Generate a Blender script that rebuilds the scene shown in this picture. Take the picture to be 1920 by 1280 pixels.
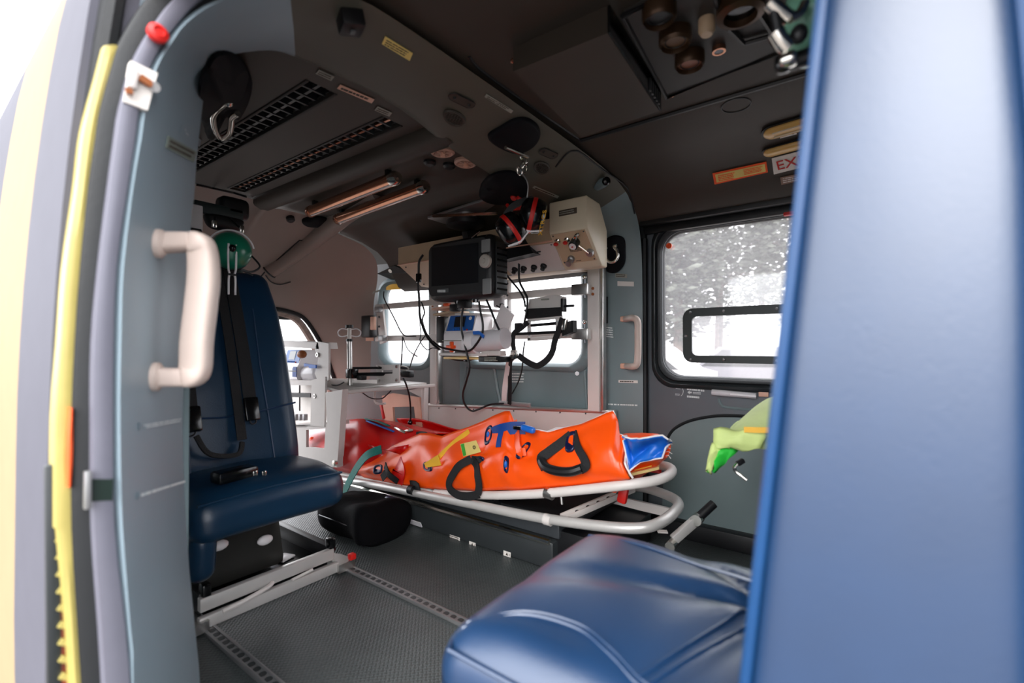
import bpy, bmesh, math, random
from math import radians, sin, cos, pi, atan, sqrt
from mathutils import Vector, Matrix, noise
random.seed(4)
V = Vector
sc = bpy.context.scene
for _o in list(bpy.data.objects): bpy.data.objects.remove(_o)
# ---------------------------------------------------------------- camera
F = 876.0; CAMZ = 0.70; YAW = radians(36.6); PITCH = atan(10/876)
fw = V((-sin(YAW)*cos(PITCH), cos(YAW)*cos(PITCH), sin(PITCH)))
rt = V((cos(YAW), sin(YAW), 0)); up = rt.cross(fw)
CP = V((0, 0, CAMZ))
cd = bpy.data.cameras.new('camera'); cam = bpy.data.objects.new('camera', cd)
sc.collection.objects.link(cam); sc.camera = cam
cam.matrix_world = Matrix(((rt.x, up.x, -fw.x, CP.x), (rt.y, up.y, -fw.y, CP.y), (rt.z, up.z, -fw.z, CP.z), (0, 0, 0, 1)))
cd.sensor_width = 36; cd.lens = 36*F/1920; cd.clip_start = .02; cd.clip_end = 300
cd.dof.use_dof = True; cd.dof.focus_distance = 1.85; cd.dof.aperture_fstop = 2.4
# ---------------------------------------------------------------- world, exposure
wd = bpy.data.worlds.new('overcast_sky'); sc.world = wd; wd.use_nodes = True
_n = wd.node_tree.nodes; _l = wd.node_tree.links
_bg = _n['Background']
_tc = _n.new('ShaderNodeTexCoord'); _ns = _n.new('ShaderNodeTexNoise'); _ns.inputs['Scale'].default_value = 1.6
_cr = _n.new('ShaderNodeValToRGB')
_cr.color_ramp.elements[0].color = (.86, .90, .97, 1); _cr.color_ramp.elements[1].color = (1.0, .985, .99, 1)
_l.new(_tc.outputs['Generated'], _ns.inputs['Vector']); _l.new(_ns.outputs['Fac'], _cr.inputs['Fac']); _l.new(_cr.outputs['Color'], _bg.inputs['Color'])
_bg.inputs['Strength'].default_value = 1.0
sd_ = bpy.data.lights.new('hazy_sun', 'SUN'); sd_.energy = .7; sd_.angle = radians(50); sd_.color = (1, .97, .93)
sun = bpy.data.objects.new('hazy_sun', sd_); sc.collection.objects.link(sun)
sun.rotation_euler = V((-.28, .78, -.55)).to_track_quat('-Z', 'Y').to_euler()
sc.view_settings.view_transform = 'Standard'; sc.view_settings.look = 'None'; sc.view_settings.gamma = 1
sc.view_settings.use_curve_mapping = False; sc.view_settings.exposure = 2.4
sc.cycles.max_bounces = 14; sc.cycles.diffuse_bounces = 8; sc.cycles.glossy_bounces = 5; sc.cycles.transparent_max_bounces = 16
sc.cycles.sample_clamp_indirect = 8; sc.cycles.use_denoising = True

# ---------------------------------------------------------------- helpers
def ray(u, v): return fw + rt*((u-960)/F) + up*((640-v)/F)
def P(u, v, x=None, y=None, z=None, d=None):
    """the point seen at a photo position, on the plane x, y, z or at the depth d"""
    r = ray(u, v)
    t = d if d is not None else (x/r.x if x is not None else (y/r.y if y is not None else (z-CAMZ)/r.z))
    return CP + r*t
def W(x): return 1.77 if x >= -1.65 else 1.77-.19*(-1.65-x)/.8      # plan line of the far wall
def PW(u, v, off=0):
    r = ray(u, v); t = 2.
    for _ in range(20): t = (W((r*t).x)-off)/r.y
    return CP + r*t
def lin(c): return tuple((x/12.92 if x <= .04045 else ((x+.055)/1.055)**2.4) for x in [k/255 for k in c])
MATS = {}
def mat(name, rgb, rough=.5, metal=0., var=.06, scale=18., bump=0., bscale=200., coat=0., trans=0., emit=0., spec=.5, stretch=None, ior=1.5):
    if name in MATS: return MATS[name]
    m = bpy.data.materials.new(name); m.use_nodes = True; MATS[name] = m
    n = m.node_tree.nodes; l = m.node_tree.links; b = n['Principled BSDF']
    c = lin(rgb)
    tc = n.new('ShaderNodeTexCoord'); mp = n.new('ShaderNodeMapping'); l.new(tc.outputs['Object'], mp.inputs['Vector'])
    if stretch: mp.inputs['Scale'].default_value = stretch
    ns = n.new('ShaderNodeTexNoise'); ns.inputs['Scale'].default_value = scale; ns.inputs['Detail'].default_value = 4
    l.new(mp.outputs['Vector'], ns.inputs['Vector'])
    r = n.new('ShaderNodeValToRGB')
    r.color_ramp.elements[0].position = .3; r.color_ramp.elements[1].position = .7
    r.color_ramp.elements[0].color = (*[x*(1-var) for x in c], 1); r.color_ramp.elements[1].color = (*[min(1, x*(1+var)) for x in c], 1)
    l.new(ns.outputs['Fac'], r.inputs['Fac']); l.new(r.outputs['Color'], b.inputs['Base Color'])
    b.inputs['Roughness'].default_value = rough; b.inputs['Metallic'].default_value = metal
    b.inputs['Specular IOR Level'].default_value = spec; b.inputs['IOR'].default_value = ior
    if coat: b.inputs['Coat Weight'].default_value = coat; b.inputs['Coat Roughness'].default_value = .3
    if trans: b.inputs['Transmission Weight'].default_value = trans
    if emit: b.inputs['Emission Color'].default_value = (*c, 1); b.inputs['Emission Strength'].default_value = emit
    if bump:
        n2 = n.new('ShaderNodeTexNoise'); n2.inputs['Scale'].default_value = bscale; n2.inputs['Detail'].default_value = 3
        l.new(mp.outputs['Vector'], n2.inputs['Vector'])
        bp = n.new('ShaderNodeBump'); bp.inputs['Strength'].default_value = bump; bp.inputs['Distance'].default_value = .004
        l.new(n2.outputs['Fac'], bp.inputs['Height']); l.new(bp.outputs['Normal'], b.inputs['Normal'])
    return m
def glass_mat(name, haze, tint=(1, 1, 1), gloss=.06):
    m = bpy.data.materials.new(name); m.use_nodes = True; MATS[name] = m
    n = m.node_tree.nodes; l = m.node_tree.links; n.remove(n['Principled BSDF']); out = n['Material Output']
    tr = n.new('ShaderNodeBsdfTransparent'); tr.inputs['Color'].default_value = (*tint, 1)
    tl = n.new('ShaderNodeBsdfTranslucent'); tl.inputs['Color'].default_value = (.95, .93, .96, 1)
    gl = n.new('ShaderNodeBsdfGlossy'); gl.inputs['Roughness'].default_value = .05
    ns = n.new('ShaderNodeTexNoise'); ns.inputs['Scale'].default_value = 9; ns.inputs['Detail'].default_value = 6
    mr = n.new('ShaderNodeMapRange'); mr.inputs['To Min'].default_value = haze*.75; mr.inputs['To Max'].default_value = haze*1.25
    l.new(ns.outputs['Fac'], mr.inputs['Value'])
    m1 = n.new('ShaderNodeMixShader'); l.new(mr.outputs['Result'], m1.inputs['Fac']); l.new(tr.outputs[0], m1.inputs[1]); l.new(tl.outputs[0], m1.inputs[2])
    m2 = n.new('ShaderNodeMixShader'); m2.inputs['Fac'].default_value = gloss; l.new(m1.outputs[0], m2.inputs[1]); l.new(gl.outputs[0], m2.inputs[2])
    l.new(m2.outputs[0], out.inputs['Surface'])
    return m

COL = sc.collection; ORG = {}
def cr(pts, n=6, closed=False):
    """Catmull-Rom through the points"""
    pts = [V(p) for p in pts]; out = []; N = len(pts)
    for i in range(N if closed else N-1):
        if closed: a, b, c, d = pts[i-1], pts[i], pts[(i+1) % N], pts[(i+2) % N]
        else: a, b, c, d = pts[max(i-1, 0)], pts[i], pts[i+1], pts[min(i+2, N-1)]
        for k in range(n):
            t = k/n
            out.append(.5*((2*b)+(c-a)*t+(2*a-5*b+4*c-d)*t*t+(3*b-a-3*c+d)*t**3))
    if not closed: out.append(pts[-1])
    return out
def frame(z, hint=None):
    z = V(z).normalized(); h = V(hint) if hint is not None else (V((0, 0, 1)) if abs(z.z) < .9 else V((1, 0, 0)))
    x = h.cross(z)
    if x.length < 1e-6: x = V((1, 0, 0)).cross(z) if abs(z.x) < .9 else V((0, 1, 0)).cross(z)
    x.normalize(); y = z.cross(x)
    return Matrix((x, y, z)).transposed()
class B:
    def __init__(s): s.bm = bmesh.new()
    def _add(s, t):
        me = bpy.data.meshes.new('t'); t.to_mesh(me); t.free(); s.bm.from_mesh(me); bpy.data.meshes.remove(me); return s
    def box(s, c, size, R=None, bev=0, seg=2):
        t = bmesh.new(); bmesh.ops.create_cube(t, size=1)
        bmesh.ops.scale(t, vec=size, verts=t.verts)
        if bev: bmesh.ops.bevel(t, geom=t.edges[:], offset=min(bev, min(size)*.49), segments=seg, affect='EDGES', profile=.5)
        M = Matrix.Translation(V(c)) @ (R.to_4x4() if R is not None else Matrix())
        bmesh.ops.transform(t, matrix=M, verts=t.verts); return s._add(t)
    def bar(s, p0, p1, w, h, hint=None, bev=0):
        p0, p1 = V(p0), V(p1); L = (p1-p0).length
        return s.box((p0+p1)/2, (w, h, L), frame(p1-p0, hint), bev)
    def cyl(s, p0, p1, r0, r1=None, n=16):
        p0, p1 = V(p0), V(p1); r1 = r0 if r1 is None else r1
        t = bmesh.new(); bmesh.ops.create_cone(t, cap_ends=True, segments=n, radius1=max(r0, 1e-5), radius2=max(r1, 1e-5), depth=(p1-p0).length)
        bmesh.ops.transform(t, matrix=Matrix.Translation((p0+p1)/2) @ frame(p1-p0).to_4x4(), verts=t.verts); return s._add(t)
    def sph(s, c, r, R=None, n=16):
        t = bmesh.new(); bmesh.ops.create_uvsphere(t, u_segments=n, v_segments=max(6, n//2), radius=1)
        sc_ = (r, r, r) if not hasattr(r, '__len__') else r
        bmesh.ops.scale(t, vec=sc_, verts=t.verts)
        bmesh.ops.transform(t, matrix=Matrix.Translation(V(c)) @ (R.to_4x4() if R is not None else Matrix()), verts=t.verts); return s._add(t)
    def loft(s, rows, closed=False, caps=False):
        """rows of points; closed joins each row's ends"""
        bm = s.bm; vs = [[bm.verts.new(V(p)) for p in r] for r in rows]; n = len(rows[0])
        for a, b in zip(vs, vs[1:]):
            for j in range(n if closed else n-1):
                k = (j+1) % n
                bm.faces.new((a[j], a[k], b[k], b[j]))
        if caps:
            bm.faces.new(vs[0][::-1]); bm.faces.new(vs[-1])
        return s
    def tube(s, pts, r, n=8, closed=False, w=None, hint=None):
        """round tube (or flat strap when w is given: w wide, r thick) along points"""
        pts = [V(p) for p in pts]; N = len(pts); rows = []; prev = None
        for i, p in enumerate(pts):
            if closed: t = pts[(i+1) % N]-pts[i-1]
            else: t = pts[min(i+1, N-1)]-pts[max(i-1, 0)]
            if t.length < 1e-9: t = V((0, 0, 1))
            t.normalize()
            if hint is not None: x = V(hint).cross(t)
            elif prev is not None: x = prev - t*prev.dot(t)
            else: x = V((0, 0, 1)).cross(t) if abs(t.z) < .9 else V((1, 0, 0)).cross(t)
            if x.length < 1e-6: x = prev if prev is not None else V((1, 0, 0)).cross(t)
            x.normalize(); prev = x; y = t.cross(x)
            rr = r[i] if hasattr(r, '__len__') else r
            if w is None: rows.append([p+x*rr*cos(2*pi*k/n)+y*rr*sin(2*pi*k/n) for k in range(n)])
            else:
                ww = (w[i] if hasattr(w, '__len__') else w)/2
                rows.append([p+x*ww+y*rr/2, p-x*ww+y*rr/2, p-x*ww-y*rr/2, p+x*ww-y*rr/2])
        if closed: rows.append(rows[0]); return s.loft(rows, True)
        return s.loft(rows, True, True)
    def prism(s, pts, ext):
        """polygon pushed out by the vector ext: a solid"""
        bm = s.bm; ext = V(ext); a = [bm.verts.new(V(p)) for p in pts]; b = [bm.verts.new(V(p)+ext) for p in pts]; n = len(a)
        bm.faces.new(a[::-1]); bm.faces.new(b)
        for i in range(n): bm.faces.new((a[i], a[(i+1) % n], b[(i+1) % n], b[i]))
        return s
    def plate(s, outer, holes, ext, fn=None):
        """flat outline with holes, given thickness"""
        t = bmesh.new(); ext = V(ext)
        for lp in [outer]+list(holes):
            vs = [t.verts.new(V(p)) for p in lp]
            for i in range(len(vs)): t.edges.new((vs[i], vs[(i+1) % len(vs)]))
        bmesh.ops.triangle_fill(t, use_beauty=True, edges=t.edges[:])
        g = bmesh.ops.extrude_face_region(t, geom=t.faces[:])
        bmesh.ops.translate(t, vec=ext, verts=[e for e in g['geom'] if isinstance(e, bmesh.types.BMVert)])
        if fn:
            for v in t.verts: v.co = fn(v.co)
        return s._add(t)
    def lathe(s, c, axis, prof, n=20):
        M = frame(axis); c = V(c); rows = []
        for r, h in prof: rows.append([c+M @ V((max(r, 1e-5)*cos(2*pi*k/n), max(r, 1e-5)*sin(2*pi*k/n), h)) for k in range(n)])
        return s.loft(rows, True, True)
    def rcube(s, c, size, r, n=10, fn=None, R=None):
        """finely divided rounded block, bent by fn (local, centred coordinates)"""
        t = bmesh.new(); bmesh.ops.create_cube(t, size=1)
        bmesh.ops.subdivide_edges(t, edges=t.edges[:], cuts=n, use_grid_fill=True)
        h = V(size)/2; rr = min(r, min(h)*.999)
        for v in t.verts:
            q = V((v.co.x*2*h.x, v.co.y*2*h.y, v.co.z*2*h.z))
            # push the samples towards the edges so that the rounding is well cut
            q = V([math.copysign(abs(q[i]/h[i])**.8*h[i], q[i]) for i in range(3)])
            k = V([max(-h[i]+rr, min(h[i]-rr, q[i])) for i in range(3)]); d = q-k
            if d.length > 1e-9: q = k+d.normalized()*rr
            v.co = q
        if fn:
            for v in t.verts: v.co = fn(v.co.copy())
        bmesh.ops.transform(t, matrix=Matrix.Translation(V(c)) @ (R.to_4x4() if R is not None else Matrix()), verts=t.verts); return s._add(t)
    def text(s, txt, p, xdir, ydir, size, depth=.0006):
        cu = bpy.data.curves.new('t', 'FONT'); cu.body = txt; cu.size = size; cu.extrude = depth/2; cu.resolution_u = 3
        o = bpy.data.objects.new('t', cu); COL.objects.link(o)
        me = bpy.data.meshes.new_from_object(o.evaluated_get(bpy.context.evaluated_depsgraph_get()))
        x = V(xdir).normalized(); z = x.cross(V(ydir)).normalized(); y = z.cross(x)
        me.transform(Matrix.Translation(V(p)) @ Matrix((x, y, z)).transposed().to_4x4()); s.bm.from_mesh(me)
        bpy.data.objects.remove(o); bpy.data.curves.remove(cu); bpy.data.meshes.remove(me); return s
    def build(s, name, m, parent=None, smooth=35, origin=None, recalc=True, label=None, cat=None, group=None, kind=None):
        if recalc: bmesh.ops.recalc_face_normals(s.bm, faces=s.bm.faces[:])
        me = bpy.data.meshes.new(name)
        o0 = ORG[parent.name] if parent is not None else (V(origin) if origin is not None else None)
        if o0 is None:
            n = len(s.bm.verts); c = sum((v.co for v in s.bm.verts), V())/max(n, 1); o0 = V((c.x, c.y, min(v.co.z for v in s.bm.verts)))
        for v in s.bm.verts: v.co -= o0
        s.bm.to_mesh(me); s.bm.free(); me.materials.append(m if not isinstance(m, str) else MATS[m])
        if smooth:
            me.polygons.foreach_set('use_smooth', [True]*len(me.polygons)); me.set_sharp_from_angle(angle=radians(smooth))
        o = bpy.data.objects.new(name, me); COL.objects.link(o); ORG[o.name] = o0
        if parent is not None: o.parent = parent
        else: o.location = o0
        return tag(o, label, cat, group, kind)
def tag(o, label=None, cat=None, group=None, kind=None):
    if label: o['label'] = label
    if cat: o['category'] = cat
    if group: o['group'] = group
    if kind: o['kind'] = kind
    return o
def thing(name, label, cat, loc, group=None, kind=None):
    o = bpy.data.objects.new(name, None); COL.objects.link(o); o.location = loc; ORG[o.name] = V(loc); o.empty_display_size = .05
    return tag(o, label, cat, group, kind)
def copy_tree(o, parent=None):
    c = o.copy(); COL.objects.link(c); c.parent = parent; ORG[c.name] = ORG[o.name].copy()
    for ch in list(o.children): copy_tree(ch, c)
    return c
def rrect(x0, x1, z0, z1, r, n=5, y=0.):
    """rounded rectangle in the XZ plane"""
    out = []
    for cx, cz, a0 in ((x1-r, z1-r, 0), (x0+r, z1-r, 90), (x0+r, z0+r, 180), (x1-r, z0+r, 270)):
        for k in range(n+1):
            a = radians(a0+90*k/n); out.append(V((cx+r*cos(a), y, cz+r*sin(a))))
    return out
def quad_pt(q, s, t):
    """bilinear point: q = top-left, top-right, bottom-right, bottom-left"""
    return (q[0]*(1-s)+q[1]*s)*(1-t)+(q[3]*(1-s)+q[2]*s)*t
def scribble(b, q, rows, th=.45, seed=1, depth=.0004, fill=.85, gap=.25):
    """small print too fine to read: short raised strokes in rows on a quad"""
    rnd = random.Random(seed); nrm = (q[1]-q[0]).cross(q[3]-q[0]).normalized()
    for i in range(rows):
        t0 = (i+.5-th/2)/rows; t1 = (i+.5+th/2)/rows; s = 0; end = fill+rnd.random()*(1-fill)
        while s < end-.02:
            e = min(end, s+rnd.uniform(.04, .16)); b.prism([quad_pt(q, s, t0), quad_pt(q, e, t0), quad_pt(q, e, t1), quad_pt(q, s, t1)], nrm*-depth if False else nrm*depth)
            s = e+rnd.uniform(.2, 1)*gap*.12
    return b
# ---------------------------------------------------------------- materials
mat('paint_grey', (112, 128, 132), .42, var=.05, scale=6, bump=.05, bscale=600)
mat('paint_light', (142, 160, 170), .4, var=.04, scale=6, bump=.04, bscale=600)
mat('pad_black', (8, 9, 15), .7, spec=.2)
mat('liner_beam_shaded', (82, 80, 70), .5, var=.06, scale=5, bump=.08, bscale=500)  # darker than the posts: light fading towards the roof is put into this colour
mat('liner', (58, 51, 44), .55, var=.06, scale=5, bump=.08, bscale=500)
mat('liner_dark', (46, 44, 42), .55, var=.06, scale=5, bump=.08, bscale=500)
mat('door_grey', (92, 98, 104), .42, var=.05, scale=7, bump=.05, bscale=500)
mat('door_pale', (118, 134, 136), .42, var=.05, scale=7, bump=.05, bscale=500)
mat('black', (18, 19, 22), .45, var=.1)
mat('black_gloss', (10, 11, 13), .18, var=.1)
mat('rubber', (20, 23, 26), .6, var=.15, bump=.1)
mat('charcoal', (44, 48, 50), .4, var=.08)
mat('dark_green_frame', (38, 46, 44), .45, var=.08)
mat('alu', (205, 203, 200), .34, 1., var=.06, scale=8, bump=.05, bscale=60, stretch=(1, 1, 6))
mat('alu_dull', (165, 165, 166), .5, .9, var=.1, scale=14)
mat('chrome', (225, 222, 214), .16, 1., var=.05)
mat('steel_dark', (90, 92, 95), .35, 1., var=.1)
mat('white_metal', (214, 208, 204), .42, 0., var=.04, scale=8, bump=.03)
mat('white', (236, 230, 230), .4, var=.03)
mat('white_gloss', (240, 236, 238), .22, var=.03)
mat('cream', (216, 202, 176), .42, var=.04, scale=8)
mat('cream_dark', (196, 170, 140), .45, var=.05)
mat('handle_cream', (206, 188, 178), .4, var=.03)
mat('vinyl', (9, 45, 80), .4, var=.08, scale=10, bump=.1, bscale=420, ior=1.78, coat=.4)
mat('vinyl_dark', (12, 46, 72), .32, var=.08, scale=10, bump=.12, bscale=420, coat=.2)
mat('webbing', (16, 17, 20), .75, var=.2, scale=120, bump=.4, bscale=300)
mat('teal_webbing', (0, 118, 108), .55, var=.12, scale=90, bump=.3, bscale=300)
mat('orange', (255, 84, 12), .33, var=.06, scale=5, bump=.1, bscale=70, coat=.1)
mat('red', (214, 16, 12), .32, var=.07, scale=5, bump=.1, bscale=70, coat=.12)
mat('red_plain', (205, 30, 24), .45, var=.08)
mat('orange_tape', (255, 96, 40), .4, var=.05)
mat('yellow', (244, 186, 50), .45, var=.08)
mat('pale_yellow', (236, 208, 140), .45, var=.06)
mat('label_yellow', (232, 206, 120), .5, var=.06)
mat('label_white', (226, 220, 214), .5, var=.04)
mat('label_dim', (150, 150, 140), .6, var=.1)
mat('print_dark', (60, 48, 36), .6)
mat('print_white', (220, 226, 226), .6)
mat('print_red', (196, 30, 24), .5)
mat('blue_bright', (20, 100, 196), .4, var=.1, scale=9)
mat('blue_deep', (14, 62, 138), .42, var=.1)
mat('navy', (16, 24, 62), .32, var=.12)
mat('pump_blue', (30, 92, 168), .35, var=.05)
mat('screen', (16, 22, 28), .1, var=.15, coat=.6)
mat('hose_grey', (92, 98, 100), .5)
mat('green_cup', (20, 120, 92), .25, var=.08, coat=.5)
mat('green_cup_pale', (120, 176, 150), .3, var=.08, coat=.4)
mat('hi_vis', (206, 224, 140), .6, var=.12, scale=12)
mat('hi_vis_green', (40, 190, 60), .55, var=.15, scale=12)
mat('skin_grey', (86, 86, 95), .7, var=.03, spec=.15)
mat('skin_cream', (150, 130, 100), .7, var=.03, spec=.15)
mat('strip_yellow', (176, 162, 92), .4, var=.08, coat=.2)
mat('brown', (150, 84, 40), .5, var=.2)
mat('clear_plastic', (235, 232, 236), .18, var=.03, trans=.2)
mat('print_green', (60, 160, 50), .5, var=.2)
mat('peach', (224, 176, 152), .45, var=.05)
mat('lamp_lens', (214, 172, 100), .25, var=.05, coat=.4)
mat('copper_tube', (196, 140, 112), .2, .9, var=.05)
mat('tube_silver', (206, 203, 200), .36, .35, var=.05, scale=10)
glass_mat('pane', .08); glass_mat('pane_small', .11)
def floor_mat():
    m = bpy.data.materials.new('chequer_rubber'); m.use_nodes = True; MATS['chequer_rubber'] = m
    n = m.node_tree.nodes; l = m.node_tree.links; b = n['Principled BSDF']
    tc = n.new('ShaderNodeTexCoord')
    ns = n.new('ShaderNodeTexNoise'); ns.inputs['Scale'].default_value = 7; ns.inputs['Detail'].default_value = 6; l.new(tc.outputs['Object'], ns.inputs['Vector'])
    r = n.new('ShaderNodeValToRGB'); r.color_ramp.elements[0].color = (*lin((52, 57, 58)), 1); r.color_ramp.elements[1].color = (*lin((78, 84, 84)), 1)
    l.new(ns.outputs['Fac'], r.inputs['Fac']); l.new(r.outputs['Color'], b.inputs['Base Color'])
    hs = []
    for ang, ph in ((45, 0.), (-45, .5)):
        mp = n.new('ShaderNodeMapping'); mp.inputs['Rotation'].default_value = (0, 0, radians(ang)); mp.inputs['Location'].default_value = (ph*.012, 0, 0)
        l.new(tc.outputs['Object'], mp.inputs['Vector'])
        vo = n.new('ShaderNodeTexBrick'); vo.inputs['Scale'].default_value = 1
        vo.inputs['Brick Width'].default_value = .017; vo.inputs['Row Height'].default_value = .0085; vo.inputs['Mortar Size'].default_value = .0022; vo.inputs['Mortar Smooth'].default_value = .6
        l.new(mp.outputs['Vector'], vo.inputs['Vector']); hs.append(vo)
    mx = n.new('ShaderNodeMath'); mx.operation = 'ADD'; l.new(hs[0].outputs['Fac'], mx.inputs[0]); l.new(hs[1].outputs['Fac'], mx.inputs[1])
    bp = n.new('ShaderNodeBump'); bp.invert = True; bp.inputs['Strength'].default_value = .55; bp.inputs['Distance'].default_value = .0015
    l.new(mx.outputs[0], bp.inputs['Height']); l.new(bp.outputs['Normal'], b.inputs['Normal'])
    b.inputs['Roughness'].default_value = .38
    return m
floor_mat()
# ---------------------------------------------------------------- outside world
b = B(); b.box((0, 0, -.85), (160, 160, .1)); b.build('ground', mat('concrete', (104, 98, 94), .8, var=.12, scale=.6, bump=.2, bscale=30), None, label='pale concrete apron seen outside through the windows', cat='ground', kind='structure')
b = B(); b.box((-.9, 1.03, -.24), (3.4, 1.56, .36), None, .12, 4); b.build('wall_belly', 'skin_grey', None, label='grey belly skin of the aircraft under the floor', cat='hull', kind='structure')
# ---------------------------------------------------------------- floor and seat tracks
b = B(); b.box((-.85, 1.02, -.03), (3.3, 1.72, .06)); FLOOR = b.build('floor', 'chequer_rubber', None, label='dark grey studded cabin floor', cat='floor', kind='structure')
for nm, ty in (('trim_1', .88), ('trim_2', .486)):
    x0, x1 = -2.2, .55; out = []
    b = B(); b.box(((x0+x1)/2, ty, .0035), (x1-x0, .030, .007), bev=.0015)
    b.box(((x0+x1)/2, ty-.011, .0075), (x1-x0, .007, .004), bev=.001); b.box(((x0+x1)/2, ty+.011, .0075), (x1-x0, .007, .004), bev=.001)
    t = b.build(nm, 'alu_dull', None, label='aluminium seat track set in the floor %s' % ('beside the stretcher' if ty > .6 else 'nearest the open doorway'), cat='floor track', kind='structure')
    b = B()
    for k in range(int((x1-x0)/.0254)):
        b.cyl((x0+.0127+k*.0254, ty, .0066), (x0+.0127+k*.0254, ty, .0078), .0085, n=10)
    b.build('track_hole', 'charcoal', t, kind='stuff')
# ---------------------------------------------------------------- the arch frame that runs round the cabin (near post, roof beam, far post)
E1 = [(250, 1280), (245, 1180), (230, 990), (225, 790), (227, 640), (232, 500), (250, 350), (265, 260), (273, 207), (293, 130), (319, 85), (352, 41), (420, 0)]
E2 = [(375, 1280), (366, 1180), (350, 1000), (343, 800), (349, 640), (357, 430), (364, 370), (368, 310), (374, 250), (384, 170), (400, 110), (430, 70), (480, 60)]
f_near = [P(u, v, x=-.70) for u, v in E1]; r_near = [P(u, v, x=-.93) for u, v in E2]
r_near[-1] = V((-.93, .45, 1.285)); r_near[-2] = V((-.93, .385, 1.245))
f0 = f_near[0].copy(); f0.z = -.02; r0 = r_near[0].copy(); r0.z = -.02
f_arch = [f0]+f_near+[V((-.69, .36, 1.245)), V((-.68, .47, 1.29)), V((-.68, .6, 1.302)), V((-.68, .9, 1.305)), V((-.68, 1.25, 1.303)), V((-.68, 1.48, 1.293)), V((-.675, 1.60, 1.262)), V((-.67, 1.68, 1.205)), V((-.67, 1.725, 1.13)), V((-.67, 1.745, 1.0)), V((-.67, 1.75, .7)), V((-.67, 1.75, .35)), V((-.67, 1.74, -.02))]
r_arch = [r0]+r_near+[V((-.93, .50, 1.298)), V((-.93, .6, 1.305)), V((-.93, .78, 1.302)), V((-.93, .98, 1.262)), V((-.93, 1.25, 1.232)), V((-.92, 1.44, 1.20)), V((-.88, 1.57, 1.165)), V((-.86, 1.65, 1.12)), V((-.85, 1.69, 1.06)), V((-.84, 1.72, 1.0)), V((-.835, 1.73, .7)), V((-.835, 1.73, .35)), V((-.835, 1.72, -.02))]
def arch_rows(f, r):
    """cross-section strips: outer lip, rounded front corner, face, rear corner, return"""
    fs, rs = cr(f, 3), cr(r, 3); rows = []
    C = V((-.8, 1.0, .68))
    for a, c in zip(fs, rs):
        o = V((0, a.y-C.y, (a.z-C.z)*1.1)); o.normalize()
        m = (c-a); nn = V((1, 0, 0))
        rows.append([a+o*.04+V((-.05, 0, 0)), a+o*.010+V((-.02, 0, 0)), a+o*.003+V((-.004, 0, 0)), a, a+m*.08-o*.004, a+m*.5-o*.006, a+m*.92-o*.004, c, c+o*.02-V((.012, 0, 0)), c+o*.12-V((.014, 0, 0))])
    return rows
ROWS = arch_rows(f_arch, r_arch)
ARCH = thing('trim_3', 'blue-grey painted frame arching round the cabin behind the doorway', 'frame', (-.8, 1.0, 0), kind='structure')
i1 = next(i for i, r in enumerate(ROWS) if r[3].y > .33 and r[3].z > 1); i2 = next(i for i, r in enumerate(ROWS) if r[3].y > 1.60)
for nm, a, c, m in (('near_post', 0, i1+1, 'paint_light'), ('roof_beam', i1, i2+1, 'liner_beam_shaded'), ('far_post', i2, len(ROWS), 'paint_grey')):
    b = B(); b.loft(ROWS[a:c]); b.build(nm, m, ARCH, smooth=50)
b = B(); b.tube([V((-.668, 1.765, z)) for z in (.0, .4, .8, 1.12)], .012, 8); b.build('door_seal', 'rubber', ARCH)
b = B(); b.bar((-.69, 1.79, -.02), (-.69, 1.79, 1.2), .06, .05); b.build('door_pillar', 'rubber', ARCH)
# ---------------------------------------------------------------- doorway edge outside the arch: seals, rail, yellow strip
def strip(name, m, A, Bq, x, dep, parent=None, **k):
    """band between two photo curves on the jamb plane x, dep deep"""
    a = cr([P(u, v, x=x) for u, v in A], 3); c = cr([P(u, v, x=x) for u, v in Bq], 3)
    rows = []
    for p, q in zip(a, c):
        d = (q-p); rows.append([p+V((-dep, 0, 0)), p+V((-.003, 0, 0))+d*.02, p+d*.1, p+d*.5+V((.002, 0, 0)), p+d*.9, q+V((-.003, 0, 0))-d*.02, q+V((-dep, 0, 0))])
    bb = B(); bb.loft(rows, True, True); return bb.build(name, m, parent, smooth=40, **k)
vs = [1300, 1180, 990, 790, 640, 500, 350, 260, 207, 130, 85, 41, 0, -40]
jE1 = [252, 245, 230, 225, 227, 232, 250, 265, 273, 293, 319, 352, 420, 520]
jRr = [250, 240, 219, 216, 217, 222, 243, 257, 264, 283, 306, 338, 378, 440]
jRl = [192, 185, 172, 170, 172, 184, 202, 214, 222, 242, 262, 290, 322, 372]
jYr = [158, 150, 139, 139, 145, 155, 170, 183, 191, 212, 226, 249, 275, 310]
jYl = [102, 101, 100, 101, 112, 122, 143, 153, 164, 183, 194, 216, 243, 275]
jSr = [100, 100, 99, 102, 111, 121, 137, 149, 162, 180, 197, 212, 224, 250]
Z = lambda us: list(zip(us, vs))
JAMB = strip('wall_left', 'rubber', Z([u-6 for u in jYr]), Z([u+4 for u in jE1]), -.708, .05, label='black rubber sealed edge of the open cabin doorway', cat='door frame', kind='structure')
strip('door_rail', mat('rail_grey', (112, 112, 124), .4, .2), Z(jRl), Z(jRr), -.699, .03, JAMB)
ys = strip('edge_strip', 'strip_yellow', Z(jYl)[2:11], Z(jYr)[2:11], -.712, .03, JAMB)
strip('edge_strip_low', 'strip_yellow', [(128, 1290), (122, 1180), (104, 990), (101, 955)], [(156, 1290), (149, 1180), (140, 990), (139, 955)], -.712, .02, JAMB)
b = B()
for k in range(9):
    v = 1010+k*32; u = 106+(v-1010)*.03
    b.bar(P(u, v, x=-.716), P(u+24, v+4, x=-.716), .004, .006)
b.build('edge_rib', 'strip_yellow', JAMB)
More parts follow.
